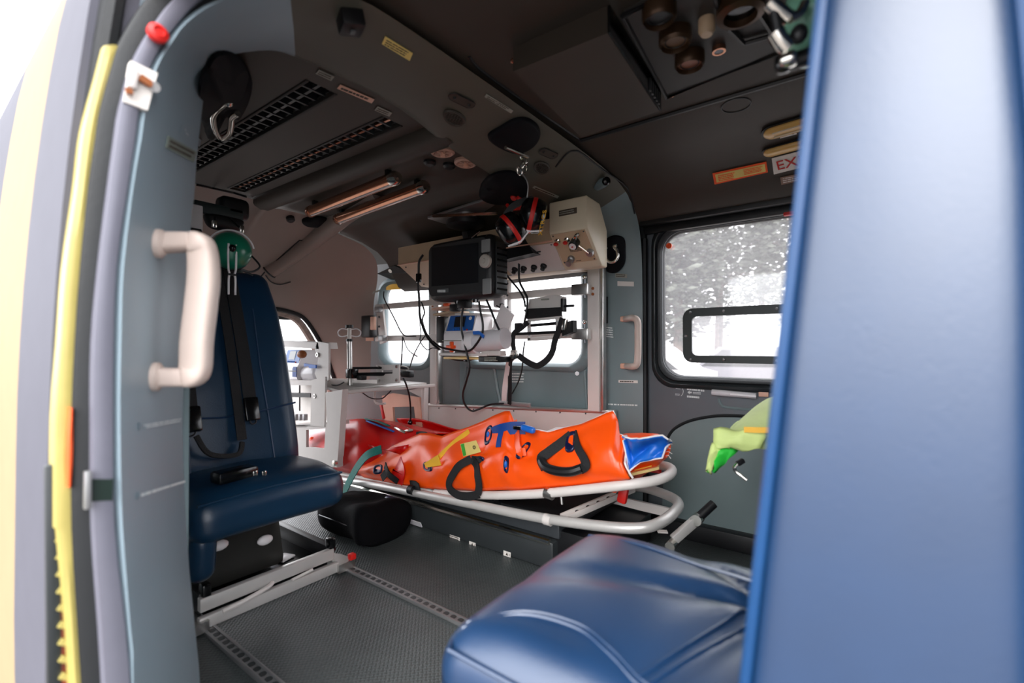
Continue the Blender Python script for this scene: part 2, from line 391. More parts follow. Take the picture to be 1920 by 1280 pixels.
strip('edge_cavity', mat('cavity_red', (120, 52, 30), .6, var=.5, scale=60), [(100, 1300), (100, 1180), (100, 990), (100, 950)], [(146, 1300), (140, 1180), (132, 990), (130, 950)], -.72, .02, JAMB)
strip('orange_marker', 'orange_tape', [(124, 910), (122, 870), (123, 830), (129, 765)], [(134, 915), (137, 870), (138, 830), (138, 765)], -.706, .01, JAMB)
b = B(); q = [P(u, v, x=-.695) for u, v in ((246, 113), (296, 137), (277, 207), (232, 190))]; b.prism(q, (-.02, 0, 0))
hg = b.build('hinge_plate', 'label_white', JAMB)
b = B(); b.bar(P(262, 145, x=-.69), P(285, 160, x=-.69), .006, .008); b.bar(P(236, 170, x=-.69), P(248, 172, x=-.69), .005, .006)
b.build('hinge_slot', 'brown', hg)
b = B(); b.bar(P(252, 128, x=-.692), P(246, 166, x=-.692), .010, .008, None, .003); b.build('hinge_pin', 'white_metal', hg)
b = B(); b.cyl(P(290, 163, x=-.697), P(290, 163, x=-.688), .006); b.build('hinge_bolt', 'alu_dull', hg)
b = B(); b.prism([P(u, v, x=-.697) for u, v in ((170, 898), (213, 898), (211, 938), (172, 940))], (-.004, 0, 0)); lt = b.build('latch_slot', mat('latch_dark', (24, 40, 34), .4), JAMB)
b = B(); b.box(P(164, 918, x=-.694), (.008, .006, .042), bev=.001); b.build('latch_edge', 'alu_dull', lt)
b = B(); b.lathe(P(296, 62, x=-.69), (1, 0, .1), [(.011, -.004), (.011, .003), (.006, .006), (.005, .004)], 20); b.build('red_button', 'red_plain', JAMB)
# slid-open door panel standing outside, behind the doorway edge
def skinY(z): return .112+max(0, z-.55)**2*.10+max(0, z-1.2)**2*.9+max(0, .35-z)**2*.12
def skin(x0, x1, name, m, parent, off=0.):
    rows = []
    for i in range(27):
        z = -.45+i*(1.56+.45)/26; rows.append([V((x0+(x1-x0)*k/8, skinY(z)+off, z)) for k in range(9)]+[V((x1, skinY(z)+.045, z)), V((x0, skinY(z)+.045, z))])
    bb = B(); bb.loft(rows, True, True); return bb.build(name, m, parent, smooth=30)
OD = thing('door_1', 'slid-open cabin door with grey and cream paint outside the doorway', 'door', (-1.3, .12, -.45), kind='structure')
skin(-.735, -.945, 'grey_band', 'skin_grey', OD); skin(-.945, -1.30, 'cream_band', 'skin_cream', OD); skin(-1.30, -1.9, 'grey_rear_band', 'skin_grey', OD)
b = B(); b.tube([V((-.735, skinY(z)+.02, z)) for z in [-.4+.07*k for k in range(26)]], .012, 8); b.build('edge_seal', 'rubber', OD)
b = B(); b.bar(P(97, 870, x=-.722), P(101, 1290, x=-.722), .012, .01, bev=.002); b.build('edge_guard', 'charcoal', OD)
# door head rail at the top of the doorway
b = B(); b.tube(cr([V((-.76, .17, 1.165)), V((-.72, .20, 1.17)), V((-.5, .21, 1.185)), V((.2, .21, 1.185)), V((.7, .21, 1.185))], 4), .016, 10); b.build('trim_4', 'peach', None, label='pale rail along the top of the doorway', cat='rail', kind='structure')
# roof skin and near wall in front of the doorway
b = B()
prof = [(.23, 1.19), (.26, 1.25), (.35, 1.32), (.5, 1.375), (1.0, 1.40), (1.5, 1.38), (1.7, 1.32), (1.78, 1.25), (1.82, 1.185)]
b.loft([[V((x, y, z)) for y, z in prof]+[V((x, y, z+.02)) for y, z in prof[::-1]] for x in (-2.5, .75)], True, True)
b.build('wall_roof', 'liner_dark', None, label='dark outer roof skin over the cabin', cat='roof', kind='structure')
b = B(); b.box((.72, 1.0, .6), (.04, 1.7, 1.6)); b.build('wall_front', 'liner_dark', None, label='dark bulkhead behind the front seats', cat='wall', kind='structure')
b = B(); b.box((.64, .24, .6), (.2, .04, 1.3)); b.build('wall_near', 'paint_light', None, label='blue-grey side wall ahead of the doorway', cat='wall', kind='structure')
b = B(); b.box((-1.65, .30, .55), (1.45, .03, 1.55)); b.build('wall_side', 'paint_grey', None, label='grey cabin side wall behind the near post', cat='wall', kind='structure')
# ---------------------------------------------------------------- ceiling
CE = thing('ceiling', 'dark grey moulded cabin ceiling', 'ceiling', (-1., 1., 1.3), kind='structure')
pf = [(.22, 1.20), (.27, 1.25), (.36, 1.295), (.5, 1.315), (.9, 1.325), (1.25, 1.325), (1.26, 1.321), (1.45, 1.312), (1.58, 1.278), (1.66, 1.225), (1.70, 1.185), (1.74, 1.17)]
b = B(); b.loft([[V((x, y, z)) for y, z in pf] for x in (-.72, -.5, -.2, .1, .4, .72)]); b.build('front_panel', 'liner', CE, smooth=40)
# rear panel carries two long slots; it steps down to a moulded duct, then the far shelf of the roof
SL = ((.565, .645), (.775, .845))
z0 = 1.305
b = B(); b.plate([V((-1.965, .36, z0)), V((-.90, .36, z0)), V((-.90, .885, z0)), V((-1.965, .885, z0))], [[V((-1.93, a, z0)), V((-1.0, a, z0)), V((-1.0, c, z0)), V((-1.93, c, z0))] for a, c in SL], (0, 0, .012)); b.build('slotted_panel', 'liner', CE)
for a, c in SL:
    b = B(); b.box((-1.44, (a+c)/2, z0+.035), (.99, c-a+.02, .01)); b.build('slot_back', 'black', CE)
    b = B()
    for yy in (a+.004, c-.004): b.box((-1.465, yy, z0+.004), (.93, .008, .014), bev=.002)
    b.build('slot_rim', 'liner_dark', CE)
    for k in range(24):
        bb = B(); bb.box((-1.915+k*.038, (a+c)/2, z0+.016), (.006, c-a-.016, .022)); bb.build('slot_fin', 'black' if a < .7 else 'charcoal', CE)
    b = B(); b.box((-1.465, (a+c)/2, z0+.012), (.92, .007, .01)); b.build('slot_bar', 'charcoal' if a < .7 else 'copper_tube', CE)
pr = [(.885, 1.317), (.886, 1.30), (.90, 1.278), (.925, 1.266), (.955, 1.268), (.975, 1.282), (.99, 1.290), (1.02, 1.292), (1.20, 1.288), (1.225, 1.276), (1.245, 1.255), (1.275, 1.242), (1.32, 1.238), (1.45, 1.218), (1.56, 1.185), (1.63, 1.14), (1.68, 1.07), (1.72, 1.02), (1.77, 1.0)]
b = B(); b.loft([[V((x, y-max(0, -1.65-x)*.22*max(0, (y-1.2)/.5), z)) for y, z in pr] for x in (-.90, -1.2, -1.5, -1.65, -1.8, -1.98)]); b.build('duct_panel', 'liner', CE, smooth=40)
b = B(); b.loft([[V((-1.955-.02*k, y, 1.303-.002*k)) for y in (.34, .6, .885)] for k in range(3)]); b.build('rear_lip', 'liner_dark', CE)
# ---------------------------------------------------------------- rear shell narrowing to the open tail
S0 = [(-1.94, .32, -.02), (-1.94, .315, .5), (-1.94, .33, 1.0), (-1.95, .42, 1.24), (-1.96, .62, 1.297), (-1.965, .885, 1.297), (-1.97, .93, 1.268), (-1.97, 1.0, 1.285), (-1.97, 1.2, 1.282), (-1.97, 1.26, 1.238), (-1.98, 1.42, 1.205), (-2.02, 1.53, 1.15), (-2.10, 1.60, 1.06), (-2.17, 1.63, .95), (-2.19, 1.645, .8), (-2.19, 1.645, .55), (-2.19, 1.645, .3), (-2.19, 1.64, -.02)]
S1 = [(-2.42, .52, -.02), (-2.42, .50, .4), (-2.42, .52, .72), (-2.42, .60, .84), (-2.42, .72, .89), (-2.42, .88, .905), (-2.42, .95, .907), (-2.42, 1.02, .907), (-2.42, 1.12, .905), (-2.42, 1.18, .90), (-2.42, 1.24, .893), (-2.42, 1.30, .882), (-2.42, 1.355, .86), (-2.42, 1.41, .80), (-2.42, 1.48, .685), (-2.42, 1.55, .51), (-2.42, 1.615, .326), (-2.42, 1.63, -.02)]
A0, A1 = cr(S0, 3), cr(S1, 3); rows = []
for k in range(9):
    t = k/8; rows.append([p.lerp(q, t)+V((0, 0, .05*sin(pi*t)*max(0, min(1, (p.z-.6)*2)))) for p, q in zip(A0, A1)])
b = B(); b.loft(rows); WR = b.build('wall_rear', mat('liner_rear', (146, 130, 122), .5, var=.05, scale=5, bump=.06, bscale=500), None, smooth=60, label='moulded grey wall narrowing to the open tail of the cabin', cat='wall', kind='structure')
b = B(); b.tube(A1, .012, 8); b.build('opening_seal', 'rubber', WR)
b = B(); b.tube([p+V((-.03, (1.0-p.y)*.05, -.012)) for p in A1], .02, 8); b.build('opening_trim', mat('flange', (150, 132, 122), .6, var=.25, scale=40), WR)
b = B(); b.bar((-2.47, .6, .875), (-2.47, 1.30, .855), .05, .02); b.build('opening_header', 'black', WR)
# ---------------------------------------------------------------- far wall with two windows
def wmap(p): return V((p.x, W(p.x)+(p.y), p.z))
H1 = rrect(-2.125, -1.825, .61, 1.045, .07); H2 = rrect(-1.585, -.945, .625, 1.06, .07)
WRT = thing('wall_right', 'grey cabin side wall with two windows behind the medical rack', 'wall', (-1.4, 1.77, 0), kind='structure')
b = B(); b.plate([V((-2.45, 0, -.02)), V((-1.65, 0, -.02)), V((-1.65, 0, 1.16)), V((-2.45, 0, 1.16))], [H1], (0, .03, 0), wmap); b.build('rear_panel', mat('paint_mid', (122, 124, 126), .45, var=.05, scale=6, bump=.05, bscale=600), WRT)
b = B(); b.plate([V((-1.65, 0, -.02)), V((-.82, 0, -.02)), V((-.82, 0, 1.16)), V((-1.65, 0, 1.16))], [H2], (0, .03, 0), wmap); b.build('side_panel', 'paint_grey', WRT)
for k, (h, nm, lb) in enumerate(((H1, 'window_1', 'small rounded side window beside the tail opening'), (H2, 'window_2', 'wide side window behind the medical rack'))):
    b = B(); c = sum(h, V())/len(h)
    b.loft([[wmap(c+(p-c)*s+V((0, o, 0))) for p in h] for s, o in ((1.16, -.004), (1.13, -.016), (1.06, -.02), (1.0, -.006), (.985, .03), (1.0, .04))], True)
    w = b.build(nm, 'paint_grey', None, smooth=50, label=lb, cat='window', kind='structure')
    b = B(); b.prism([wmap(c+(p-c)*1.01+V((0, .02, 0))) for p in h], (0, .004, 0)); b.build('window_pane', 'pane', w, smooth=0)
    if k == 0: b = B(); b.bar(wmap(V((-2.10, .0, 1.035))), wmap(V((-1.85, .0, 1.035))), .012, .04, (0, 0, 1)); b.build('amber_shade', 'yellow', w)
# pressed panel under the wide window
b = B(); pp = [V((-1.60, 0, .24)), V((-1.05, 0, .24)), V((-.93, 0, .33)), V((-.93, 0, .60)), V((-1.60, 0, .60))]; b.tube([wmap(p+V((0, -.002, 0))) for p in cr([pp[4], pp[0], pp[1], pp[2], pp[3]], 6)], .006, 6); b.build('pressed_edge', 'paint_grey', WRT)
b = B(); b.tube([wmap(V((-1.42, -.002, .60))), wmap(V((-1.40, -.002, .5))), wmap(V((-1.36, -.002, .36)))], .01, 6); b.build('pressed_rib', 'paint_grey', WRT)
b = B(); b.cyl(PW(1082, 700, .0), PW(1082, 700, .01), .009, n=12); b.build('screw', 'alu_dull', WRT)
b = B(); q = [PW(u, v, .004) for u, v in ((960, 698), (984, 698), (984, 718), (960, 718))]; scribble(b, q, 4, seed=5); b.build('lettering', 'print_white', WRT)
# ---------------------------------------------------------------- far sliding door
D2 = thing('door_2', 'charcoal sliding door with a large window across the cabin', 'door', (-.1, 1.78, 0), kind='structure')
DY = 1.785
hole = rrect(-.605, .36, .588, 1.135, .075, 6, DY)
b = B(); b.plate([V((-.665, DY, .0)), V((.74, DY, .0)), V((.74, DY, 1.19)), V((-.665, DY, 1.19))], [hole], (0, .03, 0)); b.build('door_panel', 'door_grey', D2)
c = V((-.12, DY, .86))
def ring(sx, sz, off): return [V((c.x+(p.x-c.x)*sx, DY+off, c.z+(p.z-c.z)*sz)) for p in hole]
b = B(); b.loft([ring(1.085, 1.16, -.002), ring(1.075, 1.145, -.02), ring(1.05, 1.10, -.026), ring(1.035, 1.07, -.012)], True); b.build('window_bezel', 'charcoal', D2, smooth=60)
b = B(); b.loft([ring(1.036, 1.07, -.012), ring(1.026, 1.05, -.02), ring(1.01, 1.02, -.012), ring(1.0, 1.0, .004), ring(.99, .985, .02)], True); b.build('window_seal', 'rubber', D2, smooth=60)
b = B(); b.prism([p+V((0, .012, 0)) for p in hole], (0, .004, 0)); wp = b.build('window_pane', 'pane', D2, smooth=0)
o = rrect(-.528, .12, .642, .842, .035, 5, DY-.004); i_ = rrect(-.496, .09, .668, .812, .018, 5, DY-.004)
b = B(); b.plate(o, [i_], (0, .014, 0)); sf = b.build('vent_window_frame', 'dark_green_frame', wp)
b = B(); b.prism([p+V((0, .006, 0)) for p in i_], (0, .003, 0)); b.build('vent_window_pane', 'pane_small', wp, smooth=0)
for x in (-.50, -.385, -.22, -.06, .08):
    for z in (.827, .654):
        bb = B(); bb.sph((x, DY-.005, z), .0055, n=8); bb.build('screw', 'alu_dull', sf)
bb = B(); bb.sph((-.517, DY-.005, .74), .0055, n=8); bb.build('screw', 'alu_dull', sf)
b = B(); b.lathe(P(1255, 461, y=DY-.001), (0, -1, 0), [(.011, 0), (.011, .006), (.005, .006), (.005, .001)], 20); b.build('orange_stud', 'orange_tape', wp)
b = B(); b.box(P(1484, 398, y=DY-.02), (.045, .02, .018), bev=.003); b.build('red_tab', 'red_plain', D2)
# handle, print, pressed recess, lower trim
hx0 = P(1335, 735, y=DY-.02); hx1 = P(1418, 742, y=DY-.02)
b = B(); b.tube([hx0, hx0.lerp(hx1, .3), hx1], [.011, .011, .010], 12); hd = b.build('door_handle', 'clear_plastic', D2)
b = B(); b.bar(hx0.lerp(hx1, .45)+V((0, -.012, 0)), hx1+V((.002, -.012, 0)), .012, .006); b.build('handle_grip', 'white_gloss', hd)
b = B(); b.box(P(1432, 738, y=DY-.008), (.03, .012, .02), bev=.002); b.build('door_label', 'peach', D2)
b = B(); b.tube(cr([P(u, v, y=DY-.002) for u, v in ((1347, 747), (1352, 758), (1366, 764), (1440, 770), (1480, 773))], 5), .005, 6); b.build('recess_edge', 'door_pale', D2)
b = B(); b.tube(cr([P(u, v, y=DY-.003) for u, v in ((1248, 830), (1262, 806), (1290, 790), (1330, 781), (1370, 779), (1440, 783), (1520, 790))], 6), .006, 6); b.build('lower_trim', 'rubber', D2)
lo = [P(u, v, y=DY-.001) for u, v in ((1248, 832), (1262, 808), (1290, 792), (1330, 783), (1370, 781), (1440, 785), (1520, 792))]
b = B(); b.prism(lo+[V((lo[-1].x, DY-.001, .05)), V((lo[0].x-.015, DY-.001, .05))], (0, -.004, 0)); b.build('lower_panel', 'door_pale', D2)
b = B(); b.box((-.05, DY-.02, .03), (1.25, .05, .06), bev=.006); b.build('sill', 'black', D2)
b = B()
q = lambda a: [P(u, v, y=DY-.003) for u, v in a]
scribble(b, q(((1267, 725), (1276, 726), (1276, 730), (1267, 729))), 2, seed=1); scribble(b, q(((1266, 737), (1275, 738), (1275, 742), (1266, 741))), 2, seed=2)
scribble(b, q(((1288, 727), (1326, 731), (1326, 735), (1288, 731))), 1, .9, seed=3); scribble(b, q(((1299, 734), (1316, 735), (1316, 740), (1299, 739))), 2, seed=4); scribble(b, q(((1288, 741), (1312, 743), (1312, 747), (1288, 745))), 1, .9, seed=6)
b.prism(q(((1289, 735), (1293, 732), (1293, 734), (1297, 734), (1297, 737), (1293, 737), (1293, 739))), (0, -.0004, 0))
b.tube(cr(q(((1278, 726), (1281, 732), (1280, 738), (1277, 742))), 4), .0012, 5)
b.build('lettering', 'print_white', D2)
# dark gutter above the far door
b = B(); b.bar((-.67, 1.735, 1.178), (.6, 1.735, 1.178), .03, .035, bev=.006); b.bar((-.67, 1.765, 1.15), (.6, 1.765, 1.15), .02, .03, bev=.005); b.build('trim_5', 'black', None, label='black door track above the far window', cat='door track', kind='structure')
# ---------------------------------------------------------------- rear seat (faces the front of the cabin)
S = thing('passenger_seat', 'dark blue vinyl seat with black harness behind the near post', 'seat', (-1.45, .62, 0), 'blue cabin seats')
def cush(p):
    q = p.copy(); fx = (p.x+.21)/.42                       # 0 rear .. 1 front
    q.z += .012*cos(p.y/.195*pi/2)*(1 if p.z > 0 else .3) - .03*max(0, fx-.72)**2*8*(.5 if p.z < 0 else 1)
    q.z += .004*noise.noise(V((p.x*14, p.y*14, 3)))*(1 if p.z > 0 else 0)
    return q
b = B(); b.rcube((-1.415, .615, .30), (.44, .40, .115), .045, 14, cush); C1 = b.build('seat_cushion', 'vinyl_dark', S, smooth=80)
def seam_on_edge(x, y0, y1, z): return [V((x, y0+(y1-y0)*k/14, z+.006*cos((k/14-.5)*pi))) for k in range(15)]
b = B(); b.tube(seam_on_edge(-1.212, .43, .80, .335), .0035, 6); b.build('piping', 'vinyl_dark', C1)
lean = radians(17)
def back(p):
    q = p.copy(); t = (p.z+.33)/.66                        # 0 bottom .. 1 top
    w = 1-.22*max(0, t-.55)**1.5*1.5; q.y *= w
    q.x += .022*cos(p.y/.2*pi/2)*(0 if p.x < 0 else -1) + (.018*sin(t*pi*1.0) if p.x > 0 else 0)
    if p.x > 0: q.x += .006*noise.noise(V((p.y*9, p.z*9, 1)))
    return q
RB = Matrix.Rotation(-lean, 3, 'Y')
bc = V((-1.55, .60, .63))
b = B(); b.rcube(bc, (.10, .40, .66), .045, 16, back, RB); BK = b.build('backrest', 'vinyl_dark', S, smooth=80)
def on_back(y, t, off=.004):
    """point on the front of the backrest"""
    z = -.33+.66*t; p = back(V((.05, y, z))); return bc+RB @ (p+V((off, 0, 0)))
for yy in (-.10, .10):
    b = B(); b.tube([on_back(yy*(1+.25*abs(t-.5)), t, .001) for t in [.06+.04*k for k in range(19)]], .0025, 6); b.build('seam', 'vinyl', BK)
b = B(); b.tube(cr([on_back(-.19, .30, .001), on_back(0, .27, .001), on_back(.19, .30, .001)], 6), .003, 6); b.build('seam', 'vinyl', BK)
# head bolster shell behind
b = B(); b.rcube(bc+V((-.17, .06, .31)), (.05, .17, .26), .024, 8, None, RB); b.build('headrest_shell', mat('shell_green', (58, 78, 76), .45), S, smooth=80)
# harness
def web(name, pts, w, m='webbing', th=.003, hint=(1, 0, .3), par=S, n=6): 
    b = B(); b.tube(cr(pts, n), th, w=w, hint=hint); return b.build(name, m, par, smooth=20)
web('shoulder_strap', [on_back(.055, t, o) for t, o in ((.99, .02), (.9, .012), (.7, .01), (.5, .012), (.33, .014))], .036)
web('shoulder_strap', [on_back(.02, t, o) for t, o in ((.99, .02), (.9, .012), (.6, .012), (.35, .014), (.16, .02))], .026)
web('shoulder_strap', [on_back(-.11, t, o) for t, o in ((.6, .012), (.5, .014), (.4, .016), (.3, .02))], .045)
b = B(); b.box(on_back(.055, .29, .018), (.014, .04, .07), RB, .004); b.build('strap_end', 'black_gloss', S)
b = B(); b.box(on_back(-.11, .27, .022), (.022, .055, .07), RB, .006); bk = b.build('buckle', 'black_gloss', S)
b = B(); b.tube([on_back(-.11, .22, .024)+V((0, .012*cos(a), .012*sin(a))) for a in [2*pi*k/12 for k in range(12)]], .0025, 6, closed=True); b.build('ring', 'steel_dark', bk)
b = B(); b.tube([on_back(.055, .235, .02)+V((0, .009*cos(a), .009*sin(a))) for a in [2*pi*k/12 for k in range(12)]], .0025, 6, closed=True); b.build('strap_ring', 'steel_dark', S)
web('lap_strap', [on_back(-.10, .2, .03), on_back(-.07, .12, .03), on_back(0, .10, .03), on_back(.02, .15, .02)], .012, th=.008)
q0 = P(470, 886, z=.375)
b = B(); b.box(q0+V((-.02, -.03, .0)), (.05, .10, .03), Matrix.Rotation(.1, 3, 'Z'), .008); cb = b.build('belt_buckle', 'black_gloss', S)
for du in (478, 495):
    bb = B(); bb.box(P(du, 887, x=q0.x+.012), (.006, .011, .013), None, .002); bb.build('buckle_tongue', 'chrome', cb)
# seat base: front rails, side members, pan, pads
L0, L1 = V((-1.30, .455, .03)), V((-1.30, .865, .03))
b = B(); b.bar(L0+V((0, .01, -.008)), L1+V((0, -.02, -.008)), .018, .03, bev=.003); fr = b.build('front_rail', 'tube_silver', S)
b = B(); b.bar(L0+V((-.012, .015, .032)), L1+V((-.012, -.03, .032)), .02, .034, bev=.003); b.build('cross_member', 'tube_silver', S)
b = B(); b.tube(cr([L0+V((.012, .06, .006)), L0+V((.016, .11, .012)), L0+V((.012, .17, .020)), L0+V((0, .19, .022))], 5), .006, 8); b.build('release_lever', 'white_metal', S)
b = B(); b.tube([L0+V((.01, .24, .012)), L0+V((.014, .30, .02))], .004, 8); b.build('release_lever', 'white_metal', S)
for e, s_ in ((L0, -1), (L1, 1)):
    b = B(); b.prism([e+V((.02, -.028, -.024)), e+V((.02, .028, -.024)), e+V((-.05, .022, -.024)), e+V((-.10, .0, -.024)), e+V((-.05, -.022, -.024))], (0, 0, .026)); ft = b.build('floor_fitting', 'alu', S)
    b = B(); b.box(e+V((.016, .02*s_, .012)), (.02, .02, .018), None, .003); b.build('red_catch', 'red_plain', ft)
    b = B(); b.bar(e+V((-.02, -.03*s_, .03)), e+V((-.40, -.03*s_, .03)), .025, .05, bev=.004); b.build('side_member', 'black', S)
    b = B(); b.box(e+V((-.02, -.032*s_, .058)), (.03, .02, .04), None, .004); b.build('bracket', 'black_gloss', S)
b = B(); b.box((-1.50, .655, .035), (.36, .34, .02), None, .005); b.build('base_pan', 'black_gloss', S)
b = B(); b.rcube((-1.47, .60, .16), (.2, .22, .2), .02, 6, lambda p: V((p.x*(1-.9*p.z), p.y*(1-.9*p.z), p.z))); b.build('pedestal', mat('pedestal_dark', (40, 40, 38), .3), S)
b = B(); b.rcube((-1.30, .452, .205), (.16, .06, .12), .028, 8, lambda p: V((p.x*(1+2*p.z), p.y, p.z))); b.build('side_bolster', 'vinyl_dark', S, smooth=80)
for (u, v, zz) in ((412, 1022, .14), (497, 1012, .14)):
    c = P(u, v, x=-1.36)
    b = B(); b.sph(c, (.012, .022, .014), n=14); pk = b.build('adjuster_knob', 'white_gloss', S)
    b = B(); b.cyl(c, c+V((-.06, -.03, -.01)), .006, n=8); b.build('knob_stem', 'steel_dark', pk)
b = B(); b.box(P(532, 1045, z=.05), (.045, .05, .006), Matrix.Rotation(.3, 3, 'Z'), .003); b.build('reflective_pad', 'white_gloss', S)
# ---------------------------------------------------------------- front seat (faces the rear), side of its backrest towards the doorway
S2 = thing('passenger_seat', 'large blue vinyl seat seen from its side right beside the doorway', 'seat', (-.2, .61, 0), 'blue cabin seats')
FR_Z = .36
def cush2(p):
    q = p.copy(); top = max(0, min(1, p.z/.05)); 
    q.z += top*.012*cos(p.y/.2*pi/2)*cos(p.x/.24*pi/2)
    # gathered folds towards the back of the cushion
    if top > 0:
        d = V((p.x-.13, p.y-.075)); r = d.length
        for a, amp in ((2.5, .022), (3.45, .030), (4.35, .028), (5.1, .022)):
            dx = V((cos(a), sin(a))); along = d.dot(dx); across = abs(d.x*dx.y-d.y*dx.x)
            if along > 0: q.z -= top*amp*math.exp(-(across/(.010+.07*along))**2)*math.exp(-along/.16)
        q.z -= top*.012*math.exp(-(r/.02)**2)
    if p.x < -.1: q.z -= (.02 if top else 0)*(max(0, -.1-p.x)/.12)**2
    return q
b = B(); b.rcube((-.215, .612, .300), (.44, .415, .13), .05, 34, cush2); C2 = b.build('seat_cushion', 'vinyl', S2, smooth=80)
def on_c2(x, y, off=.0):
    p = V((x+.215, y-.612, .065)); ex = max(0, abs(p.x)-.17); ey = max(0, abs(p.y)-.1575); dr = min(.05, sqrt(ex*ex+ey*ey)); p.z -= .05-sqrt(max(0, .0025-dr*dr))
    return cush2(p)+V((-.215, .612, .300+off))
pa = [(-.40, .435), (-.34, .475), (-.27, .487), (-.22, .47), (-.17, .45), (-.12, .45)]
b = B(); b.tube(cr([on_c2(x, y) for x, y in pa], 6), .0022, 6); b.build('seam', 'vinyl', C2)
b = B(); b.tube(cr([on_c2(x, y+.008) for x, y in pa], 6), .0022, 6); b.build('seam', 'vinyl', C2)
b = B(); b.tube(cr([on_c2(-.17+.075*k/6, .46+.22*k/6, .001) for k in range(7)], 4), .0022, 6); b.build('seam', 'vinyl', C2)
b = B(); b.tube(cr([on_c2(-.182+.075*k/6, .46+.22*k/6, .001) for k in range(7)], 4), .0022, 6); b.build('seam', 'vinyl', C2)
b = B(); b.tube(cr([on_c2(x, y, .001) for x, y in ((-.40, .775), (-.3, .755), (-.2, .735), (-.1, .725), (0, .722))], 5), .0025, 6); b.build('seam', 'vinyl', C2)
b = B(); b.tube([V((-.432+.025*(1-min(1, k/2)), .425, .335)) if k < 1 else V((-.432+.43*k/12, .407, .338-.003*(k/12))) for k in range(13)], .003, 6); b.build('piping', 'vinyl', C2)
def back2(p):
    q = p.copy(); z = p.z+.77; t = (z-.30)/.94            # z is the height in the cabin
    xf = -.096+.108*max(0, (z-.30))                         # front line of the side face
    xb = .095-.06*max(0, z-.80)-.10*max(0, z-1.05)**2
    s = (p.x+.09)/.18
    q.x = xf+(xb-xf)*s
    q.y += .012*sin(s*pi)*(-1 if p.y < 0 else 1)*.6
    q.y -= (p.y > 0)*.05*max(0, z-1.1)
    return q
b = B(); b.rcube((0, .622, .77), (.18, .40, .94), .03, 18, back2); B2 = b.build('backrest', 'vinyl', S2, smooth=80)
for s_, o in ((.03, 0), (.97, 0)):
    pts = []
    for k in range(25):
        z = .34+k*.0362; p = back2(V((-.09+.18*s_, -.195, z-.77))); pts.append(p+V((0, .622, .77)))
    b = B(); b.tube(pts, .0045, 8); b.build('piping', mat('piping_blue', (12, 58, 102), .35), B2)
b = B(); b.rcube((-.2, .61, .12), (.3, .3, .2), .03, 6); b.build('pedestal', 'black', S2)
for y in (.47, .75): b = B(); b.bar((-.38, y, .02), (.02, y, .02), .03, .03, bev=.004); b.build('floor_rail', 'alu', S2)
# ---------------------------------------------------------------- third seat, folded, against the far door
S3 = thing('passenger_seat', 'dark navy folded seat under the yellow-green jacket', 'seat', (.02, 1.36, 0), 'blue cabin seats')
b = B(); b.rcube((.04, 1.33, .27), (.44, .40, .30), .05, 8); b.build('seat_cushion', 'vinyl_dark', S3, smooth=80)
b = B(); b.rcube((.03, 1.33, .47), (.32, .36, .13), .04, 8); b.build('folded_backrest', 'black', S3, smooth=80)
b = B(); b.rcube((.05, 1.33, .07), (.34, .32, .14), .02, 6); b.build('pedestal', 'black', S3)
b = B(); b.tube(cr([P(u, v, y=1.14) for u, v in ((1383, 868), (1377, 876), (1380, 884), (1390, 892), (1400, 900))], 5), .004, 8); b.build('belt_hook', 'chrome', S3)
b = B(); b.bar(P(1382, 870, y=1.14), P(1394, 862, y=1.15), .012, .01, bev=.002); b.build('hook_mount', 'black', S3)
# jacket thrown over the folded seat
JX = [(1430, 752), (1400, 762), (1375, 785), (1362, 806), (1340, 808), (1338, 838), (1334, 862)]
b = B()
top = [P(u, v, y=1.16) for u, v in ((1470, 742), (1432, 751), (1405, 760), (1382, 778), (1368, 800), (1362, 806))]
rows = []
for k in range(13):
    t = k/12; row = []
    for i, p in enumerate(cr(top, 4)):
        f = i/20; dz = .118*t*(1-.10*f); bulge = .03*sin(t*pi)+.012*noise.noise(V((f*6, t*4, 2)))
        row.append(p+V((.01*sin(t*5+f*4)-.0*t, .16*max(0, 1-t*1.6)-bulge-.02*t, -dz*(.45 if False else 1)+(.118*t*f*.55))))
    rows.append(row)
b.loft(rows); JK = b.build('jacket', 'hi_vis', None, smooth=80, label='yellow-green high-visibility jacket draped beside the far door', cat='jacket')
md = JK.modifiers.new('s', 'SOLIDIFY'); md.thickness = .006
def cloth(name, pts, m, par, th=.005):
    """small cloth quad patch from four photo corners with a little billow"""
    q = pts; rows = []
    for i in range(9):
        rows.append([quad_pt(q, j/8, i/8)+V((0, -.012*sin(pi*i/8)*sin(pi*j/8)+.006*noise.noise(V((i*.4, j*.4, 7))), .004*sin(j*1.3+i*.5))) for j in range(9)])
    bb = B(); bb.loft(rows); o = bb.build(name, m, par, smooth=80); s_ = o.modifiers.new('s', 'SOLIDIFY'); s_.thickness = th; return o
cloth('sleeve', [P(1340, 806, y=1.12), P(1440, 806, y=1.12), P(1425, 843, y=1.12), P(1339, 838, y=1.11)], 'hi_vis', JK)
cloth('cuff', [P(1340, 832, y=1.12), P(1382, 842, y=1.13), P(1342, 880, y=1.11), P(1328, 884, y=1.10)], 'hi_vis_green', JK)
cloth('cuff_edge', [P(1338, 832, y=1.115), P(1352, 838, y=1.118), P(1334, 886, y=1.10), P(1326, 882, y=1.10)], 'hi_vis', JK)
b = B(); b.tube([P(u, v, y=1.105) for u, v in ((1395, 805), (1425, 806), (1450, 806))], .002, w=.012, hint=(0, 1, 0)); b.build('orange_band', 'yellow', JK)
# ---------------------------------------------------------------- stretcher
ST = thing('stretcher', 'silver wheeled stretcher with bent tube frame along the far side', 'stretcher', (-1.3, 1.43, 0))
NY, FY = 1.235, 1.64
